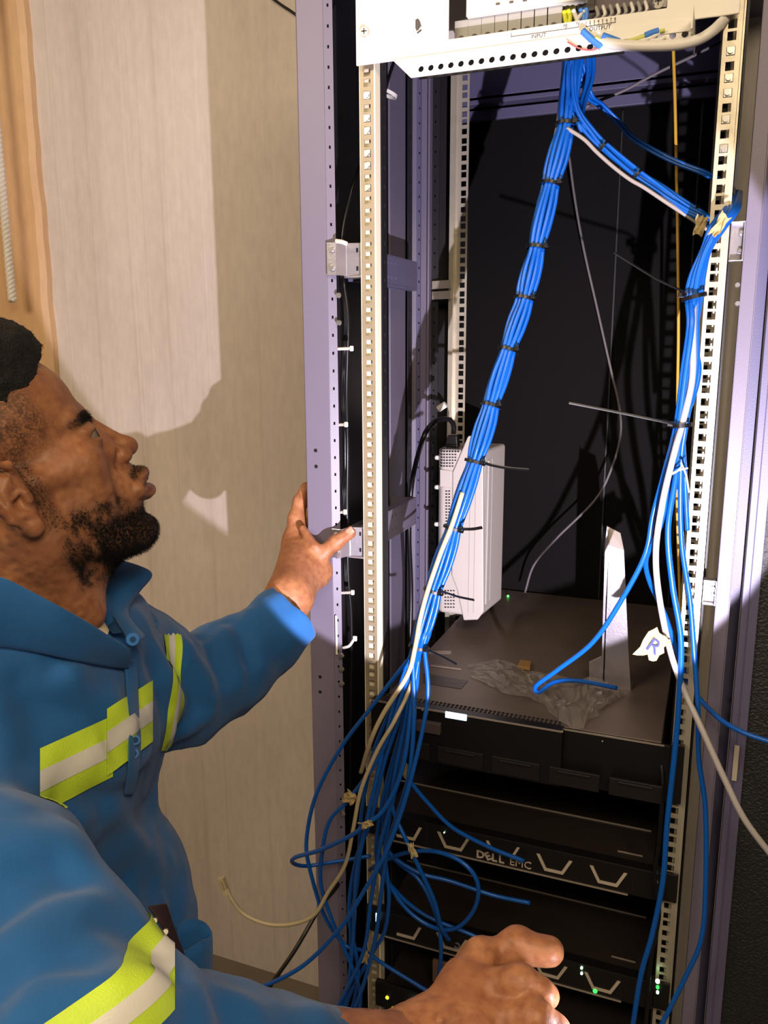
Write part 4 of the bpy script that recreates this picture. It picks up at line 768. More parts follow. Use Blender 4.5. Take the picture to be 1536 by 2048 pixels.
# nose
C3((88, 0, 30), (107, 0, -3), 6.5, 9, 9); E3((112, 0, -9), (10.5, 11, 9.5), 7); 
for s_ in (-1, 1): E3((101, s_ * 14, -13), (10, 8, 8), 5); E3((84, s_ * 18, 2), (14, 10, 18), 14)
for s_ in (-1, 1): E3((106, s_ * 7.5, -22), (5, 3.6, 4), 2.5).sub(); C3((97, s_ * 23, -8), (90, s_ * 25, -20), 1.5, 1.5, 5).sub()
E3((93, 0, -29), (14, 17, 11), 8)
# lips
up = [(96, -25, -46), (106, -13, -40), (111.5, -4, -37.5), (111.5, 4, -37.5), (106, 13, -40), (96, 25, -46)]
for a, b_ in zip(up[:-1], up[1:]): C3(a, b_, 6.2, 6.2, 4.5)
lw = [(96, -23, -49), (105, -12, -54), (109.5, 0, -55.5), (105, 12, -54), (96, 23, -49)]
for a, b_ in zip(lw[:-1], lw[1:]): C3(a, b_, 6.8, 6.8, 4.5)
ml = [(103, -25, -47.5), (112, -12, -47), (118, 0, -46.5), (112, 12, -47), (103, 25, -47.5)]
for a, b_ in zip(ml[:-1], ml[1:]): C3(a, b_, 1.7, 1.7, 3).sub()
E3((104, 0, -69), (7, 17, 5), 8).sub(); C3((112, 0, -31), (112, 0, -25), 1.6, 1.6, 4).sub()
# lids
for s_ in (-1, 1):
    E3((76, s_ * 32, 18.5), (13.4, 14.2, 12.8), 3.5); E3((85, s_ * 36, 17.5), (11, 12.5, 4.0), 2).sub(); C3((84, s_ * 20, 27), (75, s_ * 44, 24), 4.2, 3.5, 6); C3((86, s_ * 24, 8), (79, s_ * 42, 9), 2.5, 2.5, 6)
# ears
for s_ in (-1, 1):
    def e(x, y, z): return (x, s_ * y, z)
    Re = None
    E3(e(-8, 74, 4), (15, 7, 27), 6)
    rim = [(4, 73, 18), (2, 80, 29), (-8, 86, 34), (-19, 89, 29), (-24, 90, 16), (-23, 89, 2), (-18, 86, -11), (-11, 81, -22)]
    for a, b_ in zip(rim[:-1], rim[1:]): C3(e(*a), e(*b_), 3.4, 3.4, 3.5)
    E3(e(-5, 79, -24), (8.5, 4.5, 9), 5); E3(e(-13, 82, 8), (11, 5, 20), 5); 
    ah = [(-4, 83, 20), (-13, 85, 12), (-14, 85, 0), (-9, 82, -12), (-3, 80, -15)]
    for a, b_ in zip(ah[:-1], ah[1:]): C3(e(*a), e(*b_), 2.8, 2.8, 3)
    E3(e(-3, 87, 0), (8, 9, 11), 3).sub(); C3(e(-18, 91, 22), e(-19, 91, 2), 2.0, 2.0, 3).sub(); C3(e(2, 79, -3), e(2, 79, 3), 4.2, 4.2, 3.5); C3(e(-9, 85, 4), e(4, 78, 8), 2, 2, 2.5)
NB = PD(62, 1270, .79); nb = toH(NB[None])[0]; nb2 = toH(PD(62, 1330, .80)[None])[0]
hd.cap(np.array([-14, 0, -28]) * mm, nb, .056, .058, .03).cap(nb, nb2, .058, .066, .03)
tp = toH(PD(172, 1180, .775)[None])[0]; hd.cap(np.array([38, 0, -82]) * mm, tp, .016, .014, .03)
hd.cap(np.array([-14, -52, -24]) * mm, tp + np.array([-.01, -.012, -.02]), .014, .012, .02)
hd.post.append(lambda P, d: d + .00035 * vnoise(P, 220, 1) * (P[:, 2] < .06))
def headmask(L):
    x, y, z = L[:, 0] * 1e3, np.abs(L[:, 1]) * 1e3, L[:, 2] * 1e3; n = vnoise(L, 95, 3) * .5 + vnoise(L, 210, 4) * .35
    # beard: chin and jaw line, moustache, sideburns
    jaw = sstep(-46, -62, z + .22 * (x - 60)) * sstep(20, 40, x) * sstep(20, 40, x + 0 * z); under = sstep(-128, -112, z - .25 * (60 - x)) 
    dense = jaw * under * sstep(-2, 12, x - 24) ; cheek = .66 * sstep(-22, -42, z + .1 * (x - 40)) * sstep(-2, 12, x) * sstep(98, 84, x + .3 * y) * sstep(-120, -100, z); side = .55 * sstep(26, 14, x) * sstep(0, 8, x) * sstep(-50, -30, z) * sstep(34, 20, z)
    mous = .8 * np.exp(-((z + 30 + .25 * (y - 10)) / 5.5) ** 2) * sstep(30, 24, y) * sstep(92, 98, x)
    lipm = sstep(8.6, 6.4, np.abs(z + 46.5 - .0 * y)) * sstep(27, 20, y) * sstep(97, 101, x)
    beard = np.clip(np.maximum.reduce([dense, cheek * np.clip(.9 + n * 1.6, 0, 1.4), side, mous]) * (1 - lipm), 0, 1)
    # cropped hair fading over the temples
    hl = sstep(-4, 8, (z - 62) + .50 * (60 - x) * (x > 20) * 1.0 - 0 * x) ; fade = sstep(62, 36, x + .10 * (z - 40)) * sstep(14, 40, z + .35 * (20 - x)) * sstep(.0, 1, 1.0)
    scalp = np.clip(fade * (.62 + .5 * n) + sstep(92, 104, z) * sstep(92, 80, x), 0, 1) * (y < 79 + 200 * (z > 40))
    brow = np.exp(-((z - 35 - .10 * (y - 26) + .006 * (y - 30) ** 2) / 5.8) ** 2) * sstep(9, 15, y) * sstep(56, 46, y) * (x > 48)
    return beard, scalp, brow, lipm

# --- hands
def caps(sd, ch, radii, k): 
    for i in range(len(ch) - 1): sd.cap(ch[i], ch[i + 1], radii[i], radii[i + 1], k)
nh = SDF(); D = PD
W0 = D(845, 2105, .615)
nh.cap(D(700, 2135, .60), W0, .032, .0285, .01)
nh.cap(W0, D(935, 1975, .645), .024, .019, .02).cap(W0, D(940, 2040, .625), .024, .018, .02).cap(W0, D(950, 2105, .605), .024, .017, .02).cap(D(935, 1975, .645), D(965, 2095, .60), .018, .017, .018)
caps(nh, [D(872, 2035, .655), D(948, 1925, .668), D(1034, 1895, .668), D(1098, 1903, .66)], [.017, .0130, .0132, .0118], .007)          # thumb, on top
nh.ell(D(962, 1905, .66), (.012, .012, .012), None, .010).ell(D(1036, 1882, .667), (.0105, .0105, .0105), None, .008)
caps(nh, [D(955, 1980, .640), D(1040, 1965, .622), D(1078, 1985, .620), D(1094, 1992, .626)], [.0150, .0128, .0108, .0095], .006)        # index
caps(nh, [D(965, 2040, .622), D(1070, 2035, .600), D(1108, 2062, .602), D(1106, 2092, .615)], [.0150, .0125, .0112, .0095], .006)        # middle
caps(nh, [D(960, 2100, .606), D(1062, 2112, .584), D(1096, 2140, .590), D(1090, 2170, .606)], [.0145, .0120, .0105, .0090], .006)        # ring
caps(nh, [D(940, 2150, .597), D(1030, 2185, .578), D(1060, 2210, .586), D(1050, 2235, .60)], [.0130, .0105, .0092, .0080], .006)         # little
for a, b_ in (((1006, 1880, .655), (1010, 1912, .650)), ((1020, 1884, .655), (1027, 1914, .650)), ((1016, 1946, .609), (1022, 1966, .606)), ((1030, 2012, .588), (1036, 2035, .586))):
    nh.cap(D(*a), D(*b_), .0009, .0009, .0035).sub()
for a, b_ in (((880, 2040, .600), (960, 1992, .624)), ((885, 2075, .595), (968, 2050, .603))): nh.cap(D(*a), D(*b_), .0032, .0030, .006)
nh.post.append(lambda P, d: d + .00025 * vnoise(P, 300, 5) + .0004 * vnoise(P, 90, 6))
fh = SDF(); W1 = D(578, 1195, 1.17); yh = lambda a, b_, y: PY(a, b_, y)
fh.cap(D(520, 1265, 1.13), W1, .027, .0255, .01)
fh.cap(W1, yh(622, 1105, 1.080), .026, .020, .02).cap(W1, yh(602, 1085, 1.11), .025, .018, .02).cap(yh(585, 1170, 1.10), yh(630, 1150, 1.072), .022, .020, .02).cap(W1, yh(608, 1120, 1.145), .022, .014, .02).cap(W1, yh(640, 1140, 1.075), .020, .016, .02)
caps(fh, [yh(612, 1165, 1.075), yh(640, 1112, 1.070), yh(672, 1085, 1.078), yh(700, 1066, 1.083)], [.0150, .0118, .0105, .0088], .008)     # thumb across the post
caps(fh, [yh(594, 1085, 1.100), yh(593, 1038, 1.115), yh(601, 1003, 1.13), yh(612, 975, 1.145)], [.0170, .0130, .0112, .0088], .006)       # index up the side
caps(fh, [yh(600, 1100, 1.13), yh(604, 1055, 1.155), yh(622, 1030, 1.175), yh(645, 1020, 1.178)], [.0115, .0098, .0088, .0078], .006)
caps(fh, [yh(600, 1125, 1.145), yh(608, 1085, 1.17), yh(630, 1065, 1.185), yh(650, 1055, 1.182)], [.0110, .0095, .0085, .0075], .006)
caps(fh, [yh(603, 1150, 1.15), yh(612, 1118, 1.172), yh(632, 1100, 1.183), yh(648, 1092, 1.18)], [.0100, .0082, .0075, .0068], .006)
fh.cap(W1, yh(590, 1085, 1.10), .024, .018, .02); fh.cap(yh(606, 1058, 1.085), yh(630, 1092, 1.062), .006, .006, .010)
fh.cap(yh(676, 1070, 1.066), yh(680, 1082, 1.066), .0007, .0007, .003).sub().cap(yh(622, 1080, 1.060), yh(640, 1096, 1.052), .0010, .0010, .004).sub()
# --- hidden body under the clothes (coarse), legs down to the floor
SN, SFr = D(-200, 1680, .66), D(280, 1345, .985); EN, EF = D(150, 2130, .48), D(352, 1384, 1.02)
TF = np.array([math.cos(.17), math.sin(.17), 0]); TL = np.array([-math.sin(.17), math.cos(.17), 0])
NC = D(70, 1350, .83); hipc = NC - TF * .02; hipc[2] = .80
bd = SDF().ell(NC - np.array([0, 0, .15]) - TF * .02, (.10, .14, .20), None, .05).ell(hipc + np.array([0, 0, .06]), (.10, .13, .14), None, .06)
bd.cap(SN, EN, .045, .037, .02).cap(EN, W0, .037, .027, .02).cap(SFr, EF, .045, .037, .02).cap(EF, W1, .037, .024, .02).cap(SN, SFr, .045, .045, .04)
feet = [hipc + TL * s_ * .11 + TF * f_ for s_, f_ in ((-1, -.02), (1, .10))]
legs = []
for s_, ft in zip((-1, 1), feet):
    hp = hipc + TL * s_ * .085; kn = (hp + ft) / 2 + TF * .03; kn[2] = .36; an = ft.copy(); an[2] = FZ + .09; legs.append((hp, kn, an)); bd.cap(hp, kn, .075, .052, .03).cap(kn, an, .052, .036, .02)
parts_ = []
def hf(P): return hd(toH(P))
hc = hW((0, 0, 0)); lo = hc - np.array([.17, .17, .235]); hi = hc + np.array([.17, .17, .17])
V, Fq = surfnet(hf, lo, hi, .0016); parts_.append((V, Fq))
V2, F2 = surfnet(nh, D(860, 2080, .62) - .155, D(860, 2080, .62) + .155, .0013); parts_.append((V2, F2))
V3, F3 = surfnet(fh, W1 - np.array([.11, .12, .11]), W1 + np.array([.14, .24, .20]), .0015); parts_.append((V3, F3))
V4, F4 = surfnet(bd, np.array([-1.0, .25, FZ + .02]), np.array([-.05, 1.30, 1.44]), .012); parts_.append((V4, F4))
nv = 0; Vs = []; Fs = []
for a, b_ in parts_: Vs.append(a); Fs.append(b_ + nv); nv += len(a)
VV, FF = np.concatenate(Vs), np.concatenate(Fs); at_ = {k: np.zeros(len(VV)) for k in ('beard', 'scalp', 'brow', 'lip', 'palm')}
LH = toH(V); B4 = headmask(LH)
for k, m_ in zip(('beard', 'scalp', 'brow', 'lip'), B4): at_[k][:len(V)] = m_
def skin_mat():
    m = bpy.data.materials.new('brown_skin'); m.use_nodes = True; nt = m.node_tree; b = nt.nodes['Principled BSDF']; L = nt.links.new
    b.inputs['Roughness'].default_value = .52; b.inputs['Specular IOR Level'].default_value = .5; b.inputs['Subsurface Weight'].default_value = .12; b.inputs['Subsurface Radius'].default_value = (.008, .003, .0015); b.inputs['Subsurface Scale'].default_value = .6
    tc = nt.nodes.new('ShaderNodeTexCoord')
    def noise(sc, det=4):
        n = nt.nodes.new('ShaderNodeTexNoise'); n.inputs['Scale'].default_value = sc; n.inputs['Detail'].default_value = det; L(tc.outputs['Object'], n.inputs['Vector']); return n.outputs[0]
    def mix(f, a, b2):
        x = nt.nodes.new('ShaderNodeMix'); x.data_type = 'RGBA'; L(f, x.inputs[0])
        for s_, i in ((a, 6), (b2, 7)):
            if isinstance(s_, tuple): x.inputs[i].default_value = s_
            else: L(s_, x.inputs[i])
        return x.outputs[2]
    def at(n): a = nt.nodes.new('ShaderNodeAttribute'); a.attribute_name = n; return a.outputs['Fac']
    def mul(a, b2, c=0):
        x = nt.nodes.new('ShaderNodeMath'); x.operation = 'MULTIPLY_ADD'; L(a, x.inputs[0])
        if isinstance(b2, (int, float)): x.inputs[1].default_value = b2
        else: L(b2, x.inputs[1])
        x.inputs[2].default_value = c; x.use_clamp = True; return x.outputs[0]
    c = mix(mul(noise(22), 3, -1), lin('#95603f'), lin('#ad754f')); c = mix(mul(noise(110), 3, -1.2), c, lin('#875338'))
    cl = mul(noise(420, 3), 6, -2.4)       # short curls break the cover up
    c = mix(mul(at('lip'), .85), c, lin('#6b3f3a')); c = mix(mul(at('beard'), mul(cl, .45, .6)), c, lin('#120c0a')); c = mix(mul(at('scalp'), mul(cl, .9, .25)), c, lin('#1a120e')); c = mix(mul(at('brow'), .9), c, lin('#120c0a'))
    L(c, b.inputs['Base Color'])
    bn = noise(520, 3); bp = nt.nodes.new('ShaderNodeBump'); bp.inputs['Strength'].default_value = .25; bp.inputs['Distance'].default_value = .0008; L(bn, bp.inputs['Height']); L(bp.outputs[0], b.inputs['Normal'])
    return m
M_skin = skin_mat()
body = mlink('body', np_mesh('body', VV, FF, at_), M_skin)
# eyes, nails
M_eye = mat('eye_white', '#877562', .25, coat=.4)
for s_ in (-1, 1):
    c = hW(np.array([74.5, s_ * 31.5, 18.5]) * mm); bm = bmesh.new(); bmesh.ops.create_uvsphere(bm, u_segments=28, v_segments=20, radius=.0128); me = bpy.data.meshes.new('eye'); bm.to_mesh(me); bm.free(); me.transform(Matrix.Translation(c)); ey = mlink('eye', me, M_eye, smooth=True)
    g = hW(np.array([87.0, s_ * 33, 19.5]) * mm); d_ = _n(g - c); u = _n(np.cross(d_, [0, 0, 1])); v = np.cross(u, d_); mb = MB(); cc = c + d_ * .0118
    rr = [(.0002, .0016), (.0026, .0015), (.0027, .0014), (.0060, .0005)]; n = 20
    VV_ = [cc + d_ * h_ + (u * math.cos(2 * math.pi * k / n) + v * math.sin(2 * math.pi * k / n)) * r_ for r_, h_ in rr for k in range(n)]
    mb.add(VV_, [(j * n + k, j * n + (k + 1) % n, (j + 1) * n + (k + 1) % n, (j + 1) * n + k) for j in range(3) for k in range(n)] + [tuple(range(n))]); me = mb.mesh('iris'); mlink('iris', me, mat('iris_dark', '#1c0f09', .15, coat=.6), parent=ey, smooth=True)
M_nail = mat('fingernail', '#b88a74', .3, spec=.6)
def nail(c, fwd, out, w_, l_):
    fwd = _n(fwd); out = _n(out - fwd * (out @ fwd)); sd = np.cross(fwd, out); V = []
    for j in range(6):
        for i in range(7):
            a = (i / 6 - .5) * 2; t = j / 5 - .5; e = 1 - .25 * (abs(t) > .45); V.append(c + fwd * t * l_ + sd * a * w_ * e + out * (.0008 - a * a * w_ * .42))
    me = MB().add(V, [(j * 7 + i, j * 7 + i + 1, (j + 1) * 7 + i + 1, (j + 1) * 7 + i) for j in range(5) for i in range(6)]).mesh('nail'); o = mlink('fingernail', me, M_nail, smooth=True); o.modifiers.new('s', 'SOLIDIFY').thickness = .0006
a, b_ = yh(672, 1085, 1.078), yh(702, 1064, 1.083); nail(b_ + np.array([.0005, -.0072, .003]), b_ - a, np.array([.2, -1, .35]), .0062, .013)

# --- hair, beard strands
def vnormals(V, F):
    n = np.cross(V[F[:, 1]] - V[F[:, 0]], V[F[:, 2]] - V[F[:, 0]]); N = np.zeros_like(V)
    for k in range(4): np.add.at(N, F[:, k], n)
    return N / (np.linalg.norm(N, axis=1)[:, None] + 1e-12)
NH = vnormals(V, Fq)
if (NH * (V - hc)).sum(1).mean() < 0: NH = -NH
def strands(name, pts, nor, length, r, m, label=None, droop=(0, 0, -.3), curl=.9):
    n = len(pts); rg = np.random.default_rng(len(pts)); K = 4; t1 = rg.normal(size=(n, 3)); t1 -= nor * (t1 * nor).sum(1)[:, None]; t1 /= np.linalg.norm(t1, axis=1)[:, None]; t2 = np.cross(nor, t1); L_ = length * rg.uniform(.5, 1.3, n)[:, None]; ang = rg.uniform(0, 6.28, n)[:, None]; C = []
    for k in range(K + 1):
        s = k / K; a = ang + s * 5.5; C.append(pts - nor * .0006 + nor * L_ * (.62 * s) + (t1 * np.cos(a) + t2 * np.sin(a)) * L_ * .22 * s ** .5 * curl + np.array(droop) * L_ * s * s)
    Vv = []
    for k in range(K + 1):
        rr = r * (1 - .6 * k / K)
        for q in range(3): a = q * 2.094; Vv.append(C[k] + (t1 * math.cos(a) + t2 * math.sin(a)) * rr)
    Vv = np.stack(Vv, 1).reshape(-1, 3); st = np.arange(n)[:, None, None] * (K + 1) * 3; Fb = np.array([[k * 3 + q, k * 3 + (q + 1) % 3, (k + 1) * 3 + (q + 1) % 3, (k + 1) * 3 + q] for k in range(K) for q in range(3)])
    return mlink(name, np_mesh(name, Vv, (Fb[None] + st).reshape(-1, 4)), m, label=label, kind='stuff')
M_hair = mat('black_hair', '#070403', .55, spec=.4)
def pick(w_, n, seed): g = np.random.default_rng(seed); return g.choice(len(w_), n, p=w_ / w_.sum())
# flat-topped afro
ha = SDF().ell(np.array([-6, 0, 92]) * mm, np.array([92, 72, 66]) * mm, None, .01).ell(np.array([18, 0, 116]) * mm, np.array([64, 60, 32]) * mm, None, .02).ell(np.array([-40, 0, 70]) * mm, np.array([66, 74, 80]) * mm, None, .02)
def hcut(P, d):
    x, y, z = P[:, 0] * 1e3, np.abs(P[:, 1]) * 1e3, P[:, 2] * 1e3
    d = d + .0016 * vnoise(P, 130, 8) + .0012 * vnoise(P, 300, 9); lim = 90 + .45 * (x - 50) * (x > 50) - .55 * (y - 24) * (y > 24) - .3 * (30 - x) * (x < 30); return np.maximum(d, (lim - z) * mm * .8)
ha.post.append(hcut)
def haw(P): return ha(toH(P))
Vh, Fh = surfnet(haw, hc - np.array([.17, .17, .02]), hc + np.array([.17, .17, .22]), .0024)
hair = mlink('hair', np_mesh('hair', Vh, Fh), mat('black_hair_mass', '#080504', .8, bump=1, bscale=420))
Nh = vnormals(Vh, Fh); Nh = Nh if (Nh * (Vh - hc)).sum(1).mean() > 0 else -Nh
i_ = np.random.default_rng(3).choice(len(Vh), 7000); strands('hair_curls', Vh[i_], Nh[i_], .0045, .00016, M_hair)
i_ = pick(np.clip(B4[0] - .25, 0, 1) ** 1.5, 15000, 4); strands('beard', V[i_], NH[i_], .0052, .00017, M_hair, droop=(0, 0, -.25))
i_ = pick(np.clip(B4[0], 0, .5) * (B4[0] > .08) + np.clip(B4[1], 0, .6) * (LH[:, 2] < .1), 11000, 5); strands('stubble', V[i_], NH[i_], .0019, .00013, M_hair)
i_ = pick(np.clip(B4[2] - .3, 0, 1), 1600, 6); strands('eyebrow_hair', V[i_], NH[i_], .0035, .00014, M_hair, droop=(.3, .3, .1))

# --- jacket
jk = SDF()
TR = np.stack([TF, TL, np.array([0, 0, 1.])], 1)
jk.ell(D(62, 1390, .83), (.110, .175, .115), TR, .05).ell(D(66, 1490, .83), (.108, .17, .15), TR, .05)
jk.ell(D(92, 1640, .85), (.078, .14, .15), TR, .03).ell(D(168, 1850, .87), (.092, .14, .12), TR, .03).ell(D(190, 2000, .88), (.098, .145, .13), TR, .04)
jk.cap(SN, D(-35, 1840, .57), .070, .072, .03).cap(D(-35, 1840, .57), EN, .072, .068, .02).cap(D(-170, 1345, .70), D(50, 1340, .745), .050, .040, .03).cap(SN, SFr, .060, .058, .05)
sl = SDF().cap(EN, D(395, 2165, .53), .066, .056, .03).cap(D(395, 2165, .53), D(688, 2165, .60), .056, .046, .02)
jk.p += sl.p[:0]
jk.cap(EN, D(395, 2175, .53), .064, .054, .02).cap(D(395, 2175, .53), D(770, 2158, .605), .054, .042, .02)
jk.cap(SFr, EF, .062, .060, .04).cap(EF, D(450, 1340, 1.075), .060, .052, .02).cap(D(450, 1340, 1.075), D(572, 1238, 1.125), .052, .0425, .02)
# neckline and cuffs are open
jk.cap(D(62, 1265, .80), D(175, 1220, .785), .052, .020, .012).sub().cap(D(62, 1270, .79), D(40, 1130, .78), .063, .070, .012).sub()
cw = D(572, 1238, 1.125); cdir = _n(D(572, 1238, 1.125) - D(450, 1340, 1.075)); cn_ = D(770, 2158, .605); cdn = _n(cn_ - D(395, 2175, .53))
def cuffs(P, d):
    for c_, dd, rr in ((cw, cdir, .036), (cn_, cdn, .040)):
        q = P - c_; t = q @ dd; near_ = np.linalg.norm(q, axis=1) < .075
        rad = np.linalg.norm(q - t[:, None] * dd, axis=1); d = np.where(near_, np.maximum(d, t - .006), d); d = np.where(near_ & (t > -.03), np.maximum(d, rr - rad), d)
    return d
# folds: ridges (+) and creases (-) drawn through picture points at the cloth's own depth
jk.post += [cuffs]
def hit(px, py, d0=.40, d1=1.25):          # where the view line first meets the jacket cloth
    r = ray(px, py) / FPX; rn = np.linalg.norm(r); t = d0; best = (9, d0)
    for _ in range(90):
        v = float(jk((CAM + r * t)[None])[0])
        if v < best[0]: best = (v, t)
        if v < .0008 or t > d1: break
        t += max(v, .001) * .7 / rn
    return best[1]
FOLD = []
for (a, b_, r_, s_) in [((30, 1350), (205, 1398), .009, 1), ((50, 1375), (185, 1440), .009, -1), ((40, 1370), (62, 1500), .009, -1), ((112, 1330), (206, 1392), .006, -1), ((150, 1345), (240, 1450), .006, 1), ((20, 1420), (60, 1560), .010, 1),
        ((225, 1560), (290, 1500), .006, 1), ((180, 1600), (262, 1560), .006, -1), ((150, 1650), (262, 1690), .007, 1), ((190, 1640), (300, 1770), .006, -1), ((215, 1610), (318, 1740), .006, 1), ((250, 1760), (350, 1850), .006, -1), ((230, 1700), (330, 1830), .006, 1),
        ((0, 1735), (120, 1690), .008, 1), ((0, 1765), (100, 1735), .006, -1), ((0, 1840), (130, 1780), .007, -1), ((20, 1880), (170, 1820), .008, 1), ((30, 1990), (170, 1950), .007, -1), ((70, 2025), (200, 1985), .007, 1), ((150, 1720), (250, 1820), .008, 1), ((200, 1850), (290, 1880), .006, -1),
        ((343, 1300), (390, 1400), .006, -1), ((372, 1292), (420, 1395), .007, 1), ((398, 1275), (440, 1370), .006, -1), ((330, 1360), (372, 1455), .006, 1), ((360, 1440), (430, 1400), .006, -1), ((345, 1470), (420, 1430), .006, 1), ((430, 1255), (480, 1340), .005, 1), ((455, 1250), (500, 1325), .005, -1), ((410, 1400), (470, 1370), .006, 1), ((500, 1225), (520, 1330), .005, 1), ((300, 1330), (330, 1420), .005, -1),
        ((290, 1990), (390, 2030), .007, 1), ((340, 1985), (360, 2040), .006, -1), ((410, 2005), (450, 2046), .006, -1), ((470, 2012), (500, 2046), .006, 1), ((560, 2030), (620, 2046), .006, 1)]:
    FOLD.append(((*a, hit(*a)), (*b_, hit(*b_)), r_, s_))
def folds(P, d):
    for a, b_, r_, s_ in FOLD:
        A, B = D(*a), D(*b_); q = q_cap(P, A, B, 0, 0); fall = np.exp(-(q / (r_ * 2.4)) ** 2); d = d - s_ * fall * r_ * 1.25
    w_ = P + .02 * np.stack([vnoise(P, 9, 1), vnoise(P, 9, 2), vnoise(P, 9, 3)], 1); rg = 1 - np.abs(vnoise(w_ * np.array([1, 1, .6]), 14, 4)) * 2
    return d - .0065 * rg * (rg > -.3) - .0034 * vnoise(P, 38, 7) * (d < .02)
jk.post += [folds]
Vj, Fj = surfnet(jk, np.array([-1.05, .22, .70]), np.array([-.05, 1.32, 1.45]), .0034)
keep = None
M_jac = mat('blue_cotton_drill', '#0d5796', .8, bump=.35, bscale=1400, var=.12, vscale=9, sheen=.15)
jacket = mlink('jacket', np_mesh('jacket', Vj, Fj), M_jac)
# reflective bands: strips cut from the jacket surface itself and lifted off it
M_lime = mat('lime_reflective_tape', '#c8e63c', .55, bump=.25, bscale=700, var=.06, vscale=30); M_refl = mat('silver_reflective_tape', '#dcdad2', .45, bump=.1, bscale=900)
NJ = vnormals(Vj, Fj); dd_ = jk(Vj[:2000] + NJ[:2000] * .003); NJ = NJ if (dd_ > 0).mean() > .5 else -NJ
def band(c, n, w_, sel, name='reflective_band', cuts=(), up=0):
    n = _n(n); bm0 = None; fsel = np.all(sel(Vj[Fj].mean(1))[:, None] & (np.abs((Vj[Fj] - c) @ n) < w_ / 2 + .012), axis=1); F_s = Fj[fsel]; ids, inv = np.unique(F_s, return_inverse=True)
    if not len(ids): return
    root = None
    for a0, a1, lift, m_, nm in ((-w_ / 2, w_ / 2, .0014, M_lime, name), (-w_ * .16, w_ * .16, .0021, M_refl, 'silver_strip')):
        bm = bmesh.new(); vs = [bm.verts.new(p) for p in (Vj[ids] + NJ[ids] * (lift + up))]
        for q in inv.reshape(-1, 4):
            try: bm.faces.new([vs[i] for i in q])
            except ValueError: pass
        for s_, off in ((1, a1), (-1, a0)):
            bmesh.ops.bisect_plane(bm, geom=bm.verts[:] + bm.edges[:] + bm.faces[:], plane_co=Vector(c + n * off), plane_no=Vector(n * s_), clear_outer=True)
        for px_, sg in cuts:
            nn_ = np.cross(ray(px_, 1400), ray(px_, 1900)); nn_ = _n(nn_); nn_ = nn_ if nn_ @ R_ > 0 else -nn_
            bmesh.ops.bisect_plane(bm, geom=bm.verts[:] + bm.edges[:] + bm.faces[:], plane_co=Vector(CAM), plane_no=Vector(nn_ * sg), clear_outer=True)
        for f_ in bm.faces: f_.smooth = True
        me = bpy.data.meshes.new(nm); bm.to_mesh(me); bm.free(); o = mlink(nm, me, m_, parent=root or jacket)
        if root is None: root = o
def npl(a, b_, out): a, b_ = np.array(a), np.array(b_); return np.cross(b_ - a, out)
view = _n(CAM - D(180, 1500, .7))
def pjx(P): q = (P - CAM) @ RM; return q[:, 0] / q[:, 2] * FPX + CX, q[:, 1] / q[:, 2] * FPX + CY, q[:, 2]
a, b_ = D(90, 1558, .70), D(200, 1505, .73); band((a + b_) / 2, npl(a, b_, view), .050, lambda P: (pjx(P)[0] > 60) & (pjx(P)[0] < 245) & (pjx(P)[2] > .60) & (pjx(P)[1] > 1350) & (pjx(P)[1] < 1680) & (pjx(P)[2] < .84), cuts=((80, -1), (226, 1)))
a, b_ = D(210, 1488, .74), D(290, 1432, .80); band((a + b_) / 2, npl(a, b_, view), .050, lambda P: (pjx(P)[0] > 190) & (pjx(P)[0] < 330) & (pjx(P)[2] > .64) & (pjx(P)[1] > 1350) & (pjx(P)[1] < 1600) & (pjx(P)[2] < .90), cuts=((214, -1), (306, 1)), up=.0022)
a, b_ = D(110, 2060, .47), D(340, 1920, .49); band((a + b_) / 2, npl(a, b_, view), .036, lambda P: (pjx(P)[2] < .62) & (pjx(P)[0] < 400) & (pjx(P)[1] > 1820), cuts=((350, 1),))
c = D(318, 1380, .97); band(c, D(352, 1380, .97) - c + (D(316, 1380, 1.0) - c) * .3, .026, lambda P: (pjx(P)[2] > .80) & (pjx(P)[0] > 265) & (pjx(P)[0] < 400) & (pjx(P)[1] > 1270) & (pjx(P)[1] < 1500))
# collar, placket, buttons, undershirt
def ribbon(name, inner, outer, m, th=.0028, nn=28, parent=None, label=None, bulge=0):
    A, B = spline([D(*p) for p in inner], nn), spline([D(*p) for p in outer], nn); V = []; k = 7
    for i in range(nn):
        for j in range(k): t = j / (k - 1); p = A[i] * (1 - t) + B[i] * t; V.append(p + _n(CAM - p) * bulge * math.sin(math.pi * t))
    o = mlink(name, MB().add(V, [(i * k + j, i * k + j + 1, (i + 1) * k + j + 1, (i + 1) * k + j) for i in range(nn - 1) for j in range(k - 1)]).mesh(name), m, parent=parent or jacket, smooth=True, label=label)
    md = o.modifiers.new('s', 'SOLIDIFY'); md.thickness = th; md.offset = 0; md = o.modifiers.new('sub', 'SUBSURF'); md.levels = md.render_levels = 1; return o
def onj(lst, lift=.003): return [(a, b_, hit(a, b_) - lift) for a, b_ in lst]
M_jin = mat('dark_blue_lining', '#0d3c66', .85, bump=.3, bscale=1200)
ribbon('collar', [(-60, 1150, .67), (0, 1152, .68), (60, 1180, .69), (120, 1212, .70), (175, 1243, .72), (225, 1275, .745), (262, 1298, .765)], onj([(-60, 1300), (0, 1296), (50, 1302), (110, 1314), (165, 1325), (215, 1334), (258, 1338)], .004), M_jac, .003, bulge=.004)
ribbon('collar_flap', [(172, 1108, .86), (183, 1150, .85), (192, 1190, .83), (220, 1225, .815), (245, 1262, .79), (262, 1290, .772)], [(192, 1106, .87), (303, 1142, .87), (282, 1180, .86), (258, 1215, .84), (262, 1240, .81), (292, 1275, .79)], M_jac, .003, bulge=.008)
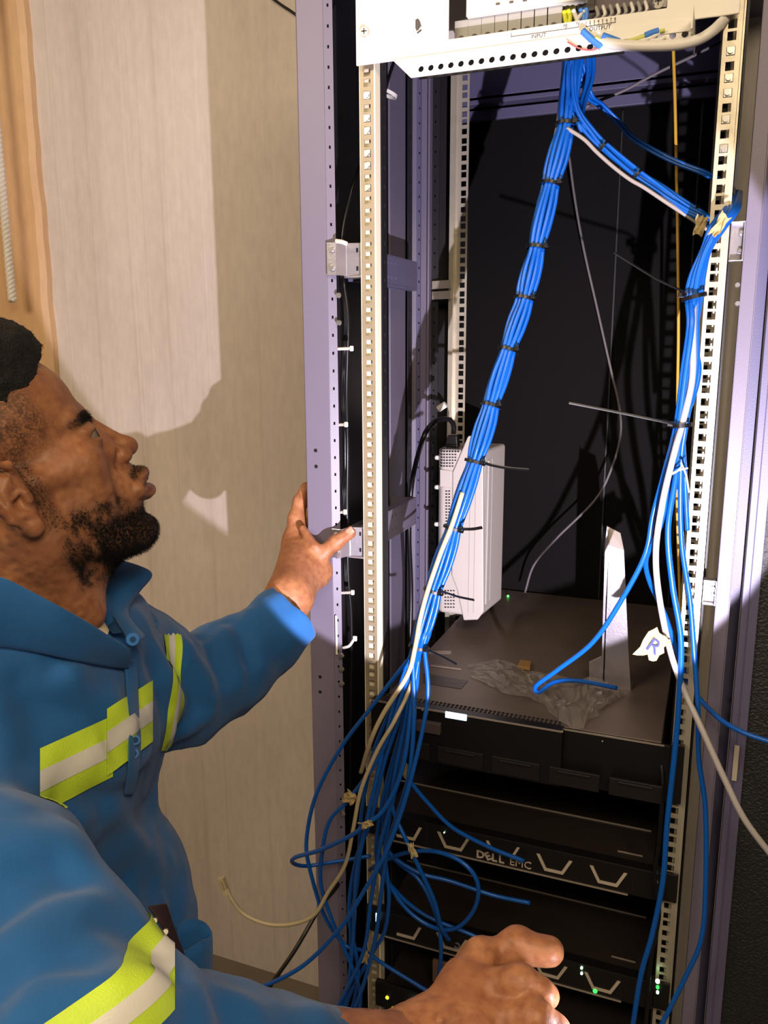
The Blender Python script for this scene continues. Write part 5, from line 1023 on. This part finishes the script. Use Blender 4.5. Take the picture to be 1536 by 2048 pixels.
ribbon('collar_lining', [(150, 1120, .875), (168, 1160, .86), (172, 1200, .84), (190, 1235, .82), (225, 1268, .79)], [(190, 1108, .868), (205, 1150, .858), (200, 1195, .838), (222, 1232, .818), (245, 1265, .79)], M_jin, .002)
ribbon('undershirt', [(150, 1205, .78), (172, 1212, .80), (192, 1225, .80), (208, 1245, .79), (218, 1262, .78)], [(150, 1245, .76), (168, 1240, .765), (185, 1252, .765), (200, 1264, .765), (215, 1272, .765)], mat('cream_undershirt', '#c9bda2', .85, bump=.3, bscale=700), .002, parent=man, bulge=.003)
ribbon('placket', onj([(246, 1318), (252, 1360), (255, 1420), (258, 1480), (256, 1540), (248, 1590)], .0065), onj([(272, 1318), (275, 1360), (277, 1420), (281, 1480), (277, 1540), (266, 1590)], .0065), M_jac, .0025, bulge=.001)
M_btn = mat('blue_button', '#1668b4', .35, spec=.6)
for px, py, d_ in ((265, 1279, .757), (248, 1323, hit(248, 1323) - .004), (270, 1480, hit(267, 1480) - .0085), (267, 1507, hit(267, 1507) - .0085)):
    c = D(px, py, d_); ax = _n(CAM - c + np.array([.15, 0, 0])); b2 = mlink('button', MB().cyl(c - ax * .001, c + ax * .0022, .0062 if py < 1300 else .0050, 18, .0056 if py < 1300 else .0045).mesh('b'), M_btn, parent=jacket)
    mlink('button_dish', MB().cyl(c + ax * .0022, c + ax * .0026, .0028, 12).mesh('b'), M_jin, parent=b2)
# belt leather, snaps and hanging pouch at the jacket's side
ribbon('belt', [(296, 1812, .70), (322, 1850, .70), (345, 1905, .70), (352, 1960, .70)], [(332, 1806, .73), (346, 1850, .73), (366, 1905, .73), (392, 1975, .73)], mat('dark_brown_leather', '#3a2219', .5, bump=.4, bscale=200), .003, parent=man)
for px, py in ((309, 1842), (331, 1864), (347, 1940)):
    c = D(px, py, .692); ax = _n(CAM - c); mlink('snap', MB().cyl(c, c + ax * .003, .0032, 14, .0022).mesh('b'), mat('dull_snap', '#8f8880', .4, metal=.8), parent=man, smooth=False)
pp = [D(352, 1850, .79), D(380, 1836, .80), D(412, 1846, .81), D(425, 1872, .80), D(402, 1884, .78), D(362, 1902, .77)]
pv = []; n_ = 24; top_ = spline(pp + [pp[0]], n_ + 1)[:-1]; bot_ = top_ + (D(385, 2010, .79) - D(385, 1870, .79)); cen = top_.mean(0)
for t in np.linspace(0, 1, 7):
    for i in range(n_): p = top_[i] * (1 - t) + bot_[i] * t; pv.append(p + (p - (cen * (1 - t) + bot_.mean(0) * t)) * (-.10 * t + .05 * math.sin(5 * t)))
o = mlink('pouch', MB().add(pv, [(j * n_ + i, j * n_ + (i + 1) % n_, (j + 1) * n_ + (i + 1) % n_, (j + 1) * n_ + i) for j in range(6) for i in range(n_)] + [tuple(range(6 * n_, 7 * n_))]).mesh('pouch'), M_jac, parent=man, smooth=True, label='blue side pouch gaping open at the hip'); o.modifiers.new('s', 'SOLIDIFY').thickness = .003
# trousers and boots
tr = SDF().ell(hipc, (.115, .155, .13), None, .05)
for hp, kn, an in legs: tr.cap(hp, kn, .090, .070, .03).cap(kn, an + np.array([0, 0, .02]), .070, .062, .02)
tr.post.append(lambda P, d: np.maximum(d - .004 * vnoise(P, 18, 5), (FZ + .07) - P[:, 2]))
Vt, Ft = surfnet(tr, np.array([-1.0, .35, FZ]), np.array([-.3, 1.15, 1.0]), .009); mlink('trousers', np_mesh('trousers', Vt, Ft), M_jac)
for hp, kn, an in legs:
    bt = SDF().cap(an + np.array([0, 0, .04]), an - np.array([0, 0, .03]), .05, .05, .02).cap(an - np.array([0, 0, .045]) - TF * .03, an - np.array([0, 0, .05]) + TF * .15, .045, .038, .03); bt.post.append(lambda P, d: np.maximum(d, FZ - P[:, 2]))
    Vb, Fb_ = surfnet(bt, an - np.array([.14, .14, .11]), an + np.array([.25, .25, .12]), .006); mlink('boot', np_mesh('boot', Vb, Fb_), mat('black_boot', '#15110f', .5, bump=.3))
ribbon('paper_edge', [(372, 1992, .70), (450, 2004, .69), (530, 2030, .68)], [(380, 2030, .70), (450, 2034, .69), (530, 2046, .68)], mat('white_paper', '#cfc4c0', .7), .001, parent=man, label='white paper edge sticking out behind the near sleeve')
